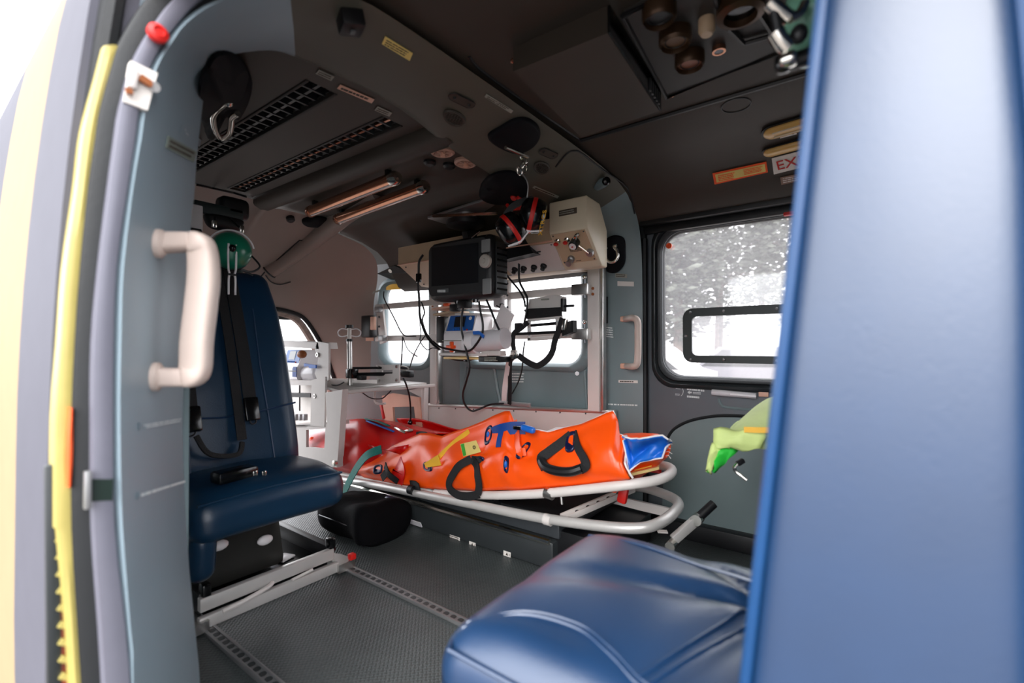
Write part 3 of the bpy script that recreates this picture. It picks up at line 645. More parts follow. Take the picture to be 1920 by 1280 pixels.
# base unit on the floor
b = B(); b.box((-1.42, 1.45, .045), (1.30, .40, .085), None, .006); BS = b.build('base_drawer', 'charcoal', ST)
b = B(); b.box((-1.42, 1.462, .118), (1.32, .38, .05), None, .006); b.build('base_tray', mat('tray_dark', (58, 62, 66), .35), ST)
b = B(); b.tube([(-2.02, 1.246, .087), (-1.5, 1.246, .090), (-.78, 1.246, .090)], .009, 8); b.build('base_edge', 'chrome', ST)
b = B(); b.box((-.70, 1.45, .07), (.22, .34, .1), None, .008); b.build('end_block', 'black', ST)
for (u, v, w, h, kind) in ((853, 1013, .05, .032, 't'), (886, 1020, .03, .016, 'u'), (951, 1038, .03, .016, 'u'), (967, 1003, .03, .016, 'd')):
    yy = 1.249 if kind != 'd' else 1.268; c = P(u, v, y=yy)
    q = [c+V((-w/2, 0, h/2)), c+V((w/2, 0, h/2)), c+V((w/2, 0, -h/2)), c+V((-w/2, 0, -h/2))]
    bb = B(); bb.prism(q, (0, -.0015, 0)); lb = bb.build('label', 'label_white', ST)
    bb = B()
    if kind == 't': scribble(bb, [p+V((0, -.0016, 0)) for p in q], 5, seed=8)
    else:
        s_ = 1 if kind == 'u' else -1; bb.prism([c+V((-.005, -.0016, -.004*s_)), c+V((.005, -.0016, -.004*s_)), c+V((0, -.0016, .005*s_))], (0, -.0006, 0)); bb.text({886: '1', 951: '2', 967: ''}[u], c+V((.008, -.002, -.004)), (1, 0, 0), (0, 0, 1), .009)
    bb.build('lettering', 'print_dark', lb)
# lower frame: near tube, rounded end, far tube
lf = [P(560, 885, y=NY), P(670, 903, y=NY), P(780, 924, y=NY-.004), P(880, 944, y=NY-.01), P(1000, 968, y=NY-.012), P(1110, 984, y=NY-.005), P(1190, 990, y=NY+.01), P(1232, 982, y=NY+.05), P(1262, 962, y=NY+.13), P(1272, 944, y=NY+.22), P(1255, 930, y=NY+.30), P(1210, 915, y=NY+.36), P(1150, 905, y=FY-.03), V((-1.2, FY, .20)), V((-2.3, FY, .22))]
b = B(); b.tube(cr(lf, 6), .0155, 12); LF = b.build('lower_frame', 'tube_silver', ST, smooth=60)
for u, v in ((1028, 974), (772, 918)):
    p = P(u, v, y=NY-.011); bb = B(); bb.cyl(p+V((-.012, 0, 0)), p+V((.012, 0, 0)), .0175, n=16); bb.build('frame_sleeve', 'white_metal' if u > 900 else 'black', LF)
# upper frame that carries the board
uf = [P(540, 868, y=NY+.02), P(660, 893, y=NY+.02), P(760, 913, y=NY+.02), P(800, 922, y=NY+.015), P(900, 928, y=NY+.01), P(1000, 926, y=NY), P(1100, 917, y=NY), P(1180, 908, y=NY+.02), P(1230, 900, y=NY+.07), P(1256, 889, y=NY+.14), P(1258, 878, y=NY+.22), P(1238, 872, y=NY+.29), P(1200, 872, y=NY+.34), P(1120, 880, y=FY-.05), V((-1.3, FY-.04, .255)), V((-2.3, FY-.04, .26))]
b = B(); b.tube(cr(uf, 6), .0145, 12); UF = b.build('upper_frame', 'white_metal', ST, smooth=60)
p = P(1030, 925, y=NY); b = B(); b.cyl(p+V((-.014, 0, .001)), p+V((.014, 0, -.001)), .017, n=16); b.build('frame_sleeve', 'alu', UF)
p = P(812, 922, y=NY+.015); b = B(); b.cyl(p+V((-.012, 0, 0)), p+V((.012, 0, 0)), .0165, n=16); b.build('frame_sleeve', 'alu', UF)
# yellow carrying board
bd = [P(900, 915, y=NY+.03), P(1040, 914, y=NY+.03), P(1180, 893, y=NY+.05), P(1236, 880, y=NY+.12), P(1236, 872, y=NY+.22), P(1195, 868, y=NY+.30), V((-1.3, FY-.08, .24)), V((-1.95, FY-.08, .16)), P(660, 890, y=NY+.03)]
b = B(); b.prism(bd, (0, 0, .008)); b.build('board', 'pale_yellow', ST)
q = [P(1190, 890, y=NY+.08)+V((0, 0, .012)), P(1222, 882, y=NY+.10)+V((0, 0, .012)), P(1225, 874, y=NY+.2)+V((0, 0, .012)), P(1192, 880, y=NY+.2)+V((0, 0, .012))]
b = B(); b.prism(q, (0, 0, .003)); b.build('board_patch', 'yellow', ST)
# perforated cross arm and struts between the frames
a0, a1 = P(1052, 970, y=NY+.03), P(1180, 915, y=NY+.33)
b = B(); b.bar(a0, a1, .010, .024, (0, 0, 1), .002); b.bar(a0+V((.02, 0, .0)), a1+V((.02, 0, 0)), .006, .02, (0, 0, 1), .002); CA = b.build('cross_arm', 'white_metal', ST)
for k in range(5):
    p = a0.lerp(a1, .2+.15*k); bb = B(); bb.box(p+V((.004, -.004, 0)), (.016, .012, .012), frame(a1-a0, (0, 0, 1)), .003); bb.build('arm_hole', 'black', CA)
b = B(); b.cyl(P(1052, 925, y=NY+.02), P(1054, 945, y=NY+.02), .004, n=8); b.build('pin', 'alu', ST)
b = B(); b.tube(cr([P(u, v, y=FY-.05) for u, v in ((1070, 918), (1130, 930), (1190, 945), (1262, 962))], 4), .012, w=.03, hint=(0, 1, 0)); b.build('far_rail', 'white_metal', ST)
b = B(); b.box((-1.45, 1.45, .155), (1.5, .36, .02), None, .004); b.build('under_bed', 'black', ST)
for x in (-1.0, -1.6, -2.05):
    
    for y in (NY+.03, FY-.03): bb = B(); bb.bar((x, y, .14), (x, y, .2), .02, .02, (0, 1, 0)); bb.build('post', 'steel_dark', ST)
b = B(); b.tube(cr([P(u, v, y=NY+.005) for u, v in ((718, 962), (745, 968), (772, 978), (790, 984))], 4), .004, w=.02, hint=(0, 1, .4)); b.build('latch_cover', 'clear_plastic', ST)
b = B(); b.box(P(1238, 1000, z=.12)+V((0, .02, 0)), (.03, .02, .004), Matrix.Rotation(.5, 3, 'Z')); b.build('label', 'label_white', ST)
# foot lever with black grip at the end of the stretcher
FL = thing('lock_lever', 'silver lever with black grip on the floor by the far door', 'lever', P(1272, 1012, y=1.36))
l0, l1, l2 = P(1262, 1012, y=1.36), P(1308, 972, y=1.42), P(1338, 944, y=1.46)
b = B(); b.bar(l0, l1, .018, .028, (0, 0, 1), .004); b.build('arm', 'tube_silver', FL)
b = B(); b.cyl(l1.lerp(l0, .1), l2, .013, n=14); b.build('grip', 'black', FL)
b = B(); b.cyl(l1+V((0, -.02, 0)), l1+V((0, .02, 0)), .016, n=14); b.build('pivot', 'chrome', FL)
b = B(); b.box(V((l0.x, l0.y, .03)), (.05, .05, .06), None, .008); b.build('mount', 'alu', FL); b = B(); b.cyl(l0+V((0, -.03, -.01)), l0+V((0, .03, -.01)), .014, n=12); b.build('mount_bolt', 'chrome', FL)
# ---------------------------------------------------------------- orange rescue bag on the stretcher
OB = thing('rescue_bag', 'bright orange rescue bag with black carry handles on the stretcher', 'bag', (-1.0, 1.4, .25))
def interp(tab, u):
    for (a, x), (c, y) in zip(tab, tab[1:]):
        if u <= c: return x+(y-x)*(u-a)/(c-a) if u >= a else x
    return tab[-1][1]
TOPV = [(670, 868), (690, 858), (720, 845), (745, 832), (790, 812), (806, 812), (830, 818), (850, 810), (880, 800), (905, 790), (930, 778), (948, 771), (957, 771), (962, 786), (972, 803), (990, 806), (1010, 806), (1030, 810), (1060, 802), (1090, 796), (1120, 783), (1140, 773), (1150, 770), (1154, 775), (1157, 812), (1172, 818)]
BOTV = [(612, 878), (640, 884), (700, 897), (760, 908), (800, 914), (900, 919), (1000, 915), (1100, 906), (1190, 893), (1200, 888)]
def wall_pt(u, t, off=0.):
    """near side of the bag: t = 0 bottom .. 1 top"""
    vt = interp(TOPV, u); vb = interp(BOTV, u); ub = u+(14*max(0, (u-1080)/90) if u > 1080 else 0)
    p0 = P(ub, vb, y=NY+.012); p1 = P(u, vt, y=NY+.075)
    p = p0.lerp(p1, t)
    bul = .030*sin(pi*min(1, t*1.15))+.010*sin(u*.045+t*3)*sin(pi*t)
    w = noise.noise(V((u*.012, t*1.6, .5)))*.020+noise.noise(V((u*.03+t*2, t*3.0-u*.01, 3.)))*.011
    cr_ = .012*math.exp(-((t-.42-.0016*(u-905)+.3*max(0, (u-980)/200))/.05)**2)*(1 if 850 < u < 1010 else 0)
    w += .012*abs(noise.noise(V((u*.022+t*1.2, t*.9, 9.))))*(1-t)
    return p+V((0, -bul-w*sin(pi*min(1, t+.08))+cr_-off, 0))
US = [682+k*4.5 for k in range(int((1172-682)/4.5)+1)]
b = B(); b.loft([[wall_pt(u, t/18) for t in range(19)] for u in US]); nb = b.build('near_side', 'orange', OB, smooth=80)
m_ = nb.modifiers.new('s', 'SOLIDIFY'); m_.thickness = .005
b = B(); b.tube([wall_pt(u, 1, .002) for u in US if u > 1000]+[wall_pt(1172, 1-.1*k, .001) for k in range(1, 11)], .0032, 6); b.build('white_piping', 'white', nb)
# body filling, far side and foot sleeve
rows = []
for k in range(24):
    x = -1.32+k*(.74/23); h = .095+.015*sin(k*.9)+.02*noise.noise(V((k*.5, 0, 4)))
    h *= min(1, .5+k/8)
    base = .27; row = []
    for j in range(15):
        a = pi*j/14; row.append(V((x, 1.43-.135*cos(a), base+h*sin(a)**.8+.006*noise.noise(V((k*.6, j*.5, 1))))))
    rows.append(row)
b = B(); b.loft(rows, True, True); b.build('body', 'orange', OB, smooth=80)
rows = []
for k in range(40):
    x = -1.9+k*1.36/39; z1 = .335+.012*sin(k*.35)
    rows.append([V((x, 1.57+.02*sin(t/6*pi)+.008*noise.noise(V((k*.3, t*.4, 6))), .27+(z1-.27)*t/6)) for t in range(7)])
b = B(); b.loft(rows); fb = b.build('far_side', 'red', OB, smooth=80); m_ = fb.modifiers.new('s', 'SOLIDIFY'); m_.thickness = .005
b = B(); q = [P(1000, 812, y=1.36), P(1150, 782, y=1.42), P(1158, 812, y=1.36), P(1040, 818, y=1.33)]
rows = [[quad_pt(q, j/10, i/5)+V((0, 0, .01*noise.noise(V((i*.5, j*.5, 2))))) for j in range(11)] for i in range(6)]; b.loft(rows); li = b.build('lining', 'white', OB, smooth=80)
# sleeve: open tube with blue inside
sl = [((1160, 814), (1165, 890)), ((1175, 812), (1185, 893)), ((1205, 813), (1205, 880)), ((1235, 815), (1228, 872)), ((1248, 822), (1244, 858))]
def sleeve(sc_, n=18):
    rows = []
    for i, ((u0, v0), (u1, v1)) in enumerate(sl):
        t = P(u0, v0, y=1.40); bt = P(u1, v1, y=1.36); c = (t+bt)/2; hz = (t.z-bt.z)/2*sc_; hy = (.10-.012*i)*sc_
        rows.append([V((c.x+(t.x-c.x)*sin(a)*1.0, c.y-hy*cos(a)*(1 if True else 0), c.z+hz*sin(a)+.004*sin(3*a+i))) for a in [2*pi*k/n for k in range(n)]])
    return rows
b = B(); b.loft(sleeve(1.0), True); s1 = b.build('foot_sleeve', 'orange', OB, smooth=80, recalc=False); m_ = s1.modifiers.new('s', 'SOLIDIFY'); m_.thickness = .004; m_.offset = 0
# near lip of the sleeve is turned down so that the blue lining shows
LIPU = [1167, 1180, 1200, 1222, 1242, 1250]; LT = [818, 823, 822, 818, 816, 824]; LB_ = [826, 884, 866, 862, 858, 838]
rows = []
for k in range(21):
    u = 1167+83*k/20; vt = interp(list(zip(LIPU, LT)), u); vb = interp(list(zip(LIPU, LB_)), u)
    rows.append([P(u, vt+(vb-vt)*t/10, y=1.235+.02*t/10-.02*(1-t/10))+V((0, .035*sin(pi*t/10)+.008*sin(t*.9+k*.4)+.008*noise.noise(V((k*.3, t*.3, 5))), 0)) for t in range(11)])
b = B(); b.loft(rows); bl = b.build('blue_lining', 'blue_bright', OB, smooth=80); m_ = bl.modifiers.new('s', 'SOLIDIFY'); m_.thickness = .004
b = B(); b.tube([r[0] for r in rows]+rows[-1][1:]+[r[-1] for r in rows[::-1]]+rows[0][::-1][1:-1], .0025, 6, closed=True); b.build('white_piping', 'white', bl)
for k in range(5):
    bb = B(); p = P(1248, 826+k*7, y=1.28); bb.tube([p, p+V((.008, 0, .002)), p+V((.014+.004*(k % 2), 0, .006-.003*k))], .0008, 5); bb.build('loose_thread', 'white', bl)
# loop patches (navy), straps and handles
def patch(u, t, ru, rt_, rot, m='navy', par=OB, off=.006, name='loop_patch'):
    """rounded patch lying on the near side: ru, rt_ half sizes in metres"""
    c = wall_pt(u, t, off); du = (wall_pt(u+8, t, off)-c).normalized(); dt = (wall_pt(u, min(1, t+.05), off)-c).normalized()
    n_ = du.cross(dt).normalized()
    if n_.y > 0: n_ = -n_
    e1 = du*cos(rot)+dt*sin(rot); e2 = -du*sin(rot)+dt*cos(rot); bb = B(); rows = []
    for s_, o in ((1, -.004), (1, .001), (.86, .004), (.62, .002), (.55, -.001)):
        rows.append([c+e1*ru*s_*math.copysign(abs(cos(a))**.7, cos(a))+e2*rt_*s_*math.copysign(abs(sin(a))**.7, sin(a))+n_*o for a in [2*pi*k/20 for k in range(20)]])
    bb.loft(rows, True, True); return bb.build(name, m, par, smooth=60), c, n_
for (u, vv, ru, rt_, rot) in ((921, 815, .040, .019, 1.75), (990, 842, .034, .015, 1.15), (961, 868, .028, .012, 1.45), (1076, 826, .038, .020, 1.62), (812, 873, .034, .018, .1), (728, 875, .026, .022, 0), (902, 866, .030, .013, .3)):
    uu = max(684, u); vt, vb = interp(TOPV, uu), interp(BOTV, uu); t = (vb-vv)/(vb-vt)
    o, c, n_ = patch(uu, t, ru, rt_, rot)
    if u in (961, 921):
        bb = B(); bb.sph(c+n_*.002, (.006, .006, .012), n=10); bb.build('patch_lining', 'blue_bright', o)
def pstrap(name, m, px, w, off=.02, th=.004, par=OB, tdim=True, n=6, tube_r=None):
    pts = []
    for u, v, o in px:
        uu = min(1172, max(684, u)); vt, vb = interp(TOPV, uu), interp(BOTV, uu); t = max(-.25, min(1.2, (vb-v)/(vb-vt)))
        y = (wall_pt(uu, max(0, min(1, t)))).y-o; pts.append(P(u, v, y=y))
    bb = B(); pts = cr(pts, n)
    if tube_r: bb.tube(pts, tube_r, 10)
    else: bb.tube(pts, th, w=w*1.4, hint=(0, 1, 0))
    return bb.build(name, m, par, smooth=30)
pstrap('carry_handle', 'webbing', [(1072, 815, .004), (1050, 832, .018), (1028, 848, .028), (1014, 860, .03), (1020, 876, .03)], .022)
pstrap('carry_handle', 'webbing', [(1076, 812, .004), (1083, 838, .02), (1094, 858, .03), (1098, 872, .03), (1088, 880, .03)], .020)
pstrap('handle_grip', 'black', [(1016, 864, .032), (1024, 876, .034), (1045, 883, .036), (1070, 884, .036), (1090, 878, .032)], 0, tube_r=.014)
pstrap('carry_handle', 'webbing', [(884, 860, .006), (862, 872, .018), (850, 888, .024), (842, 905, .026), (845, 918, .03), (860, 928, .03), (880, 930, .03), (898, 926, .028)], .020)
pstrap('carry_handle', 'webbing', [(884, 860, .006), (893, 872, .014), (895, 890, .02), (898, 910, .028), (896, 926, .03)], .020)
pstrap('carry_handle', 'webbing', [(884, 861, .008), (896, 862, .008), (906, 860, .004)], .018)
pstrap('blue_strap', 'blue_deep', [(924, 812, .008), (940, 806, .012), (960, 802, .012), (985, 802, .01)], .030)
pstrap('blue_strap_tail', 'blue_deep', [(940, 808, .012), (936, 825, .012), (934, 838, .012)], .014)
bb = B(); c = P(990, 804, y=NY+.03); bb.rcube(c, (.055, .02, .022), .009, 5, None, Matrix.Rotation(.15, 3, 'Y')); bb.build('blue_buckle', 'blue_bright', OB)
bb = B(); bb.box(P(970, 802, y=NY+.03), (.03, .012, .012), None, .003); bb.build('strap_clip', 'black_gloss', OB)
pstrap('orange_strap', 'orange', [(964, 790, .004), (968, 808, .012), (970, 832, .014), (976, 846, .014), (986, 846, .012)], .018)
pstrap('orange_strap_tail', 'orange', [(970, 832, .014), (974, 850, .016), (972, 856, .016)], .016)
pstrap('yellow_strap', 'yellow', [(880, 808, .004), (856, 826, .008), (834, 846, .01), (822, 858, .01)], .013)
bb = B(); ypts = [(822, 852), (828, 872), (800, 876), (796, 868), (806, 862)]
bb.prism([P(u, v, y=wall_pt(812, .35).y-.016) for u, v in ypts], (0, -.003, 0)); bb.build('yellow_strap_end', 'yellow', OB)
# sewn yellow label with green patch
def lab(pts, m, name, par, off):
    bb = B(); t = lambda u, v: (interp(BOTV, u)-v)/(interp(BOTV, u)-interp(TOPV, u)); ys = min(wall_pt(u, t(u, v)).y for u, v in ((863, 832), (893, 825), (902, 847), (869, 856), (882, 840)))-off
    bb.prism([P(u, v, y=ys) for u, v in pts], (0, -.001, 0)); return bb.build(name, m, par)
lb = lab(((863, 832), (893, 825), (902, 847), (869, 856)), 'label_yellow', 'sewn_label', OB, .003)
lab(((864, 833), (870, 831), (874, 853), (869, 855)), 'print_green', 'green_print', lb, .0045)
bb = B(); c = P(890, 838, y=lb.data.vertices[0].co.y+ORG[lb.name].y-.001)
for r in (.006, .0035): bb.tube([c+V((r*cos(a), -.003, r*sin(a))) for a in [2*pi*k/14 for k in range(14)]], .0008, 5, closed=True)
bb.build('emblem', 'print_dark', lb)
# folds of loose orange cloth by the label, and the strap tail dropping past the frame
pstrap('side_flap', 'red', [(746, 868, .01), (748, 882, .014), (744, 900, .012)], .05)
pstrap('side_loop', 'webbing', [(722, 872, .004), (724, 884, .02), (716, 896, .022)], .020)
pstrap('side_loop', 'webbing', [(722, 872, .006), (728, 888, .02), (746, 903, .022)], .018)
pstrap('frame_strap', 'webbing', [(770, 912, .004), (780, 915, .02), (776, 928, .02)], .035)
bb = B(); bb.box(P(1168, 928, y=NY+.10), (.03, .02, .05), Matrix.Rotation(.2, 3, 'Y'), .008); bb.build('red_tag', 'red_plain', OB)
# ---------------------------------------------------------------- red bag beneath, towards the tail
RBg = thing('red_bag', 'glossy red vinyl bag strapped to the tail end of the stretcher', 'bag', (-1.95, 1.42, .27))
TR = [(540, 812), (575, 808), (612, 800), (640, 790), (670, 787), (700, 791), (740, 800), (790, 812), (830, 816)]
BR = [(540, 860), (612, 874), (640, 882), (700, 896), (760, 908), (830, 915)]
rows = []
for k in range(50):
    u = 566+250*k/49; vt, vb = interp(TR, u), interp(BR, u); row = []
    for j in range(21):
        t = j/20
        bk_ = .03*max(0, min(1, (u-675)/40))
        if t <= .55: f = t/.55; v = vb+(vt-vb)*f; y = NY+.02+bk_+.13*f**2.2-(.028-bk_*.6)*sin(pi*f)
        else: f = (t-.55)/.45; v = None
        if v is not None: p = P(u, v, y=y)
        else:
            p = P(u, vt, y=NY+.15)+V((0, .26*f, -.03*f-.09*f**4))
        w = .008*noise.noise(V((u*.02, t*3, 2)))+.012*abs(noise.noise(V((u*.03+t*4, t*2-u*.012, 8))))
        row.append(p+V((0, -w, w*.4)))
    rows.append(row)
b = B(); b.loft(rows); rb = b.build('body', 'red', RBg, smooth=80); m_ = rb.modifiers.new('s', 'SOLIDIFY'); m_.thickness = .006; m_.offset = 1
def rpt(u, v, y, o=0.): return P(u, v, y=y-o)
b = B(); b.tube(cr([P(715, 842, y=1.245), P(690, 852, y=1.215), P(672, 872, y=1.20), P(656, 900, y=1.19), P(640, 935, y=1.19)], 8), .004, w=.036, hint=(0, 1, -.3)); b.build('teal_strap', 'teal_webbing', RBg, smooth=30)
b = B(); b.loft([[P(u, v, y=NY+.05-.03*sin(pi*i/6)) for u, v in ((690+12*i, 832+4*i), (700+11*i, 846-2*i))] for i in range(7)]); fl = b.build('flap_fold', 'red', RBg, smooth=80); m_ = fl.modifiers.new('s', 'SOLIDIFY'); m_.thickness = .006
b = B(); b.tube(cr([P(u, v, y=1.38)+V((0, 0, .012)) for u, v in ((690, 794), (705, 800), (725, 808), (740, 814))], 4), .006, w=.028, hint=(0, .3, 1)); b.build('blue_strap', 'blue_bright', RBg)
b = B(); b.tube(cr([P(u, v, y=1.40)+V((0, 0, .014)) for u, v in ((688, 791), (708, 795), (730, 804))], 4), .006, w=.03, hint=(0, .3, 1)); b.build('green_strap', 'teal_webbing', RBg)
c = P(757, 810, y=1.36); b = B(); b.box(c+V((0, 0, .012)), (.075, .05, .014), Matrix.Rotation(.18, 3, 'Y'), .005); bk = b.build('metal_buckle', 'chrome', RBg)
b = B(); b.box(c+V((0, -.006, .02)), (.05, .03, .004), Matrix.Rotation(.18, 3, 'Y'), .001); b.build('red_button', 'red_plain', bk)
b = B(); b.box(P(792, 812, y=1.4), (.05, .03, .012), None, .003); b.build('black_grip', 'black', RBg)
for j, (a, c_) in enumerate((((575, 812), (596, 846)), ((590, 824), (604, 842)))):
    b = B(); b.sph(P((a[0]+c_[0])/2, (a[1]+c_[1])/2, y=NY+.06), (.03, .02, .03), n=10); b.build('fold_knot', 'orange', RBg, smooth=80)
# ---------------------------------------------------------------- black kit bag on the floor beside the stretcher
K = thing('kit_bag', 'black soft bag on the floor beneath the stretcher head', 'bag', P(660, 985, z=.0))
kc = P(665, 960, z=.09)
b = B(); b.rcube(V((kc.x-.02, kc.y+.05, .062)), (.36, .22, .135), .06, 18, lambda p: p+V((.035*noise.noise(p*7), .035*noise.noise(p*7+V((5, 0, 0))), .028*noise.noise(p*9+V((0, 4, 0)))*(1 if p.z > -.03 else 0)))); b.build('body', mat('kit_black', (9, 9, 12), .85, bump=.3, bscale=90, spec=.1), K, smooth=80)
b = B(); b.tube(cr([P(598, 965, z=.12), P(625, 975, z=.13), P(650, 985, z=.11)], 5), .0016, 5); b.build('zip', 'steel_dark', K)
b = B(); b.rcube(P(735, 938, z=.11), (.07, .03, .03), .012, 5); b.build('side_pouch', 'navy', K, smooth=80)
# ---------------------------------------------------------------- riveted white panel behind the stretcher
RY = 1.66
LP = thing('riveted_panel', 'low white riveted panel along the wall behind the stretcher', 'panel', (-1.25, 1.69, .0))
pt = [P(803, 757, y=1.685), P(1152, 770, y=1.685)]
b = B(); b.prism([pt[0], pt[1], V((pt[1].x, 1.685, .03)), V((pt[0].x, 1.685, .03))], (0, .02, 0)); b.build('face', 'white_metal', LP)
b = B(); b.bar(pt[0]+V((0, .008, -.004)), pt[1]+V((0, .008, -.004)), .03, .014, (0, 0, 1), .002); b.build('top_lip', 'alu', LP)
for u in (823, 854, 888, 924, 963, 1005, 1050, 1098, 1135):
    v = 757+(u-803)*13/349+7; bb = B(); bb.sph(P(u, v, y=1.684), .0035, n=8); bb.build('rivet', 'steel_dark', LP)
b = B(); b.cyl(P(811, 800, y=1.684), P(811, 800, y=1.682), .009, n=16); b.build('round_hole', 'black', LP)
b = B(); b.box(P(965, 757, y=1.67), (.17, .012, .018), None, .002); b.build('seat_bracket', 'alu_dull', LP)
# ---------------------------------------------------------------- medical rack: two posts, two long rails, clamps
RK = thing('medical_rack', 'aluminium wall rack with two posts and long rails', 'rack', (-1.25, RY, .42))
for (u0, v0, u1, v1, w) in ((818, 500, 813, 757, .042), (1112, 490, 1118, 770, .05)):
    p0 = P((u0+u1)/2, v0, y=RY); p1 = P((u0+u1)/2, v1, y=RY); p1.x = p0.x
    b = B(); b.box((p0+p1)/2, (w, .03, p0.z-p1.z), None, .003); po = b.build('post', 'white_metal', RK)
    b = B(); b.box((p0+p1)/2+V((w*.62, .008, 0)), (w*.3, .03, (p0.z-p1.z)*.98), None, .002); b.build('post_flange', 'alu', po)
    for k in range(2):
        bb = B(); bb.cyl(V((p0.x, RY-.017, .905+.022*k)), V((p0.x, RY-.014, .905+.022*k)), .006, n=10); bb.build('slot', 'brown', po)
RLY = 1.615
ZU, ZL = .917, .745
for z in (ZU, ZL):
    b = B(); b.bar((-.835, RLY, z+.004), (-2.13, RLY-.0, z), .016, .030, (0, 0, 1), .003); b.build('rail', 'white_metal', RK)
    c = V((-.862, RLY-.005, z+.004)); b = B(); b.box(c, (.07, .034, .042), None, .003); cl = b.build('clamp', 'alu', RK)
    b = B(); b.cyl(c+V((.02, -.01, -.034)), c+V((.02, -.01, .045)), .004, n=8); b.build('clamp_bolt', 'steel_dark', cl)
    b = B(); b.sph(c+V((.02, -.01, .045)), .008, n=10); b.build('clamp_knob', 'chrome', cl)
b = B(); b.bar((-1.205, RLY-.012, .70), (-1.205, RLY-.012, .985), .006, .026, (0, 1, 0), .002); vs_ = b.build('upright', 'white_metal', RK)
for k in range(6):
    bb = B(); bb.cyl((-1.205, RLY-.027, .72+k*.05), (-1.205, RLY-.024, .72+k*.05), .005, n=8); bb.build('upright_hole', 'steel_dark', vs_)
b = B(); b.prism([P(u, v, y=RLY-.02) for u, v in ((704, 572), (716, 570), (724, 640), (712, 645))], (0, .012, 0)); lp = b.build('end_plate', 'white_metal', RK)
for u, v in ((710, 580), (717, 634)):
    bb = B(); bb.box(P(u, v, y=RLY-.03), (.04, .03, .03), None, .004); bb.build('end_clamp', 'alu_dull', lp)
for v in (594, 612): bb = B(); bb.cyl(P(711, v, y=RLY-.021), P(711, v, y=RLY-.024), .006, n=8); bb.build('plate_hole', 'black', lp)
# ---------------------------------------------------------------- long cabinet above the window
CB = thing('equipment_cabinet', 'long cream overhead cabinet with connector sockets behind the monitor', 'cabinet', (-1.28, 1.56, .99))
sec = [(1.44, 1.165), (1.44, 1.085), (1.585, .998), (1.66, .998), (1.66, 1.12), (1.60, 1.165)]
xL, xR = -1.735, -.86
b = B(); b.loft([[V((x, y, z)) for y, z in sec] for x in (xL, xR)], True, True); b.build('body', 'cream_dark', CB)
b = B(); b.bar((xL, 1.438, 1.083), (xR, 1.438, 1.083), .006, .004, (0, 0, 1)); b.build('panel_joint', 'peach', CB)
sd = V((0, .145, -.087)).normalized(); sn = V((0, -.087, -.145)).normalized()
def on_slope(x, t, o=0.): return V((x, 1.44, 1.085))+sd*(.169*t)+sn*o
b = B(); b.prism([on_slope(-1.17, .06, .001), on_slope(-.885, .06, .001), on_slope(-.885, .95, .001), on_slope(-1.17, .95, .001)], sn*.003); sp = b.build('socket_panel', 'white_metal', CB)
b = B(); b.prism([P(u, v, y=1.44) for u, v in ((922, 462), (985, 448), (1000, 474), (940, 488))], (0, .05, 0)); b.build('black_module', 'black', CB)
for k, x in enumerate((-1.13, -1.085, -1.035, -.99)):
    bb = B(); bb.lathe(on_slope(x, .72, .003), sn, [(.013, 0), (.013, .008), (.009, .012), (.009, .022)], 14); bb.build('socket', 'black', sp)
b = B(); b.bar(on_slope(-1.16, .3, .004), on_slope(-.96, .25, .004), .004, .006); b.build('slot', 'black', sp)
for x, t in ((-.9, .1), (-.9, .9), (-1.7, .12), (-1.7, .9)): bb = B(); bb.sph(on_slope(x, t, .003), .0035, n=8); bb.build('screw', 'steel_dark', CB)
b = B(); b.bar(P(940, 513, y=1.58), P(990, 506, y=1.58), .03, .008, (0, 1, 0), .002); br = b.build('hanging_bracket', 'alu_dull', CB)
for u in (950, 964, 980): bb = B(); bb.sph(P(u, 513-(u-940)*.14, y=1.574), .004, n=8); bb.build('bracket_hole', 'white', br)
# ---------------------------------------------------------------- oxygen box
OX = thing('oxygen_box', 'cream oxygen control box with gauges beside the far post', 'control box', (-.80, 1.5, .99))
x0, x1 = -.878, -.728
sec = [(1.40, 1.21), (1.40, 1.10), (1.497, 1.003), (1.512, .985), (1.56, .985), (1.56, 1.12), (1.50, 1.205)]
b = B(); t_ = bmesh.new()
b.loft([[V((x, y, z)) for y, z in sec] for x in (x0, x1)], True, True)
bmesh.ops.bevel(b.bm, geom=b.bm.edges[:], offset=.007, segments=3, affect='EDGES', profile=.5); b.build('case', 'cream', OX, smooth=50)
sd2 = V((0, .097, -.097)).normalized(); sn2 = V((0, -1, -1)).normalized()
def oxp(s, t, o=0.): return V((x0+(x1-x0)*s, 1.40, 1.10))+sd2*(.137*t)+sn2*o
b = B(); b.prism([oxp(.05, .04, .0), oxp(.93, .04, .0), oxp(.93, .97, .0), oxp(.05, .97, .0)], sn2*.002); fp = b.build('face_plate', 'cream_dark', OX)
for s, t in ((.09, .09), (.89, .09), (.89, .92), (.09, .92)): bb = B(); bb.sph(oxp(s, t, .002), .003, n=8); bb.build('screw', 'steel_dark', fp)
for s, t in ((.17, .24), (.42, .24)):
    bb = B(); bb.lathe(oxp(s, t, .002), sn2, [(.011, 0), (.011, .006), (.007, .010), (.007, .02)], 14); vv = bb.build('valve', 'chrome', fp)
    bb = B(); bb.sph(oxp(s, t, .024), (.009, .009, .007), n=12); bb.build('red_cap', 'red_plain', vv)
bb = B(); bb.lathe(oxp(.60, .34, .002), sn2, [(.017, 0), (.017, .026), (.014, .03), (.0, .03)], 20); kn = bb.build('control_knob', 'black', fp)
bb = B(); bb.lathe(oxp(.60, .34, .032), sn2, [(.0125, 0), (.0125, .0015), (0, .0015)], 18); bb.build('dial', 'white', kn)
bb = B(); bb.sph(oxp(.60, .34, .035), (.004, .003, .002), n=8); bb.build('dial_mark', 'red_plain', kn)
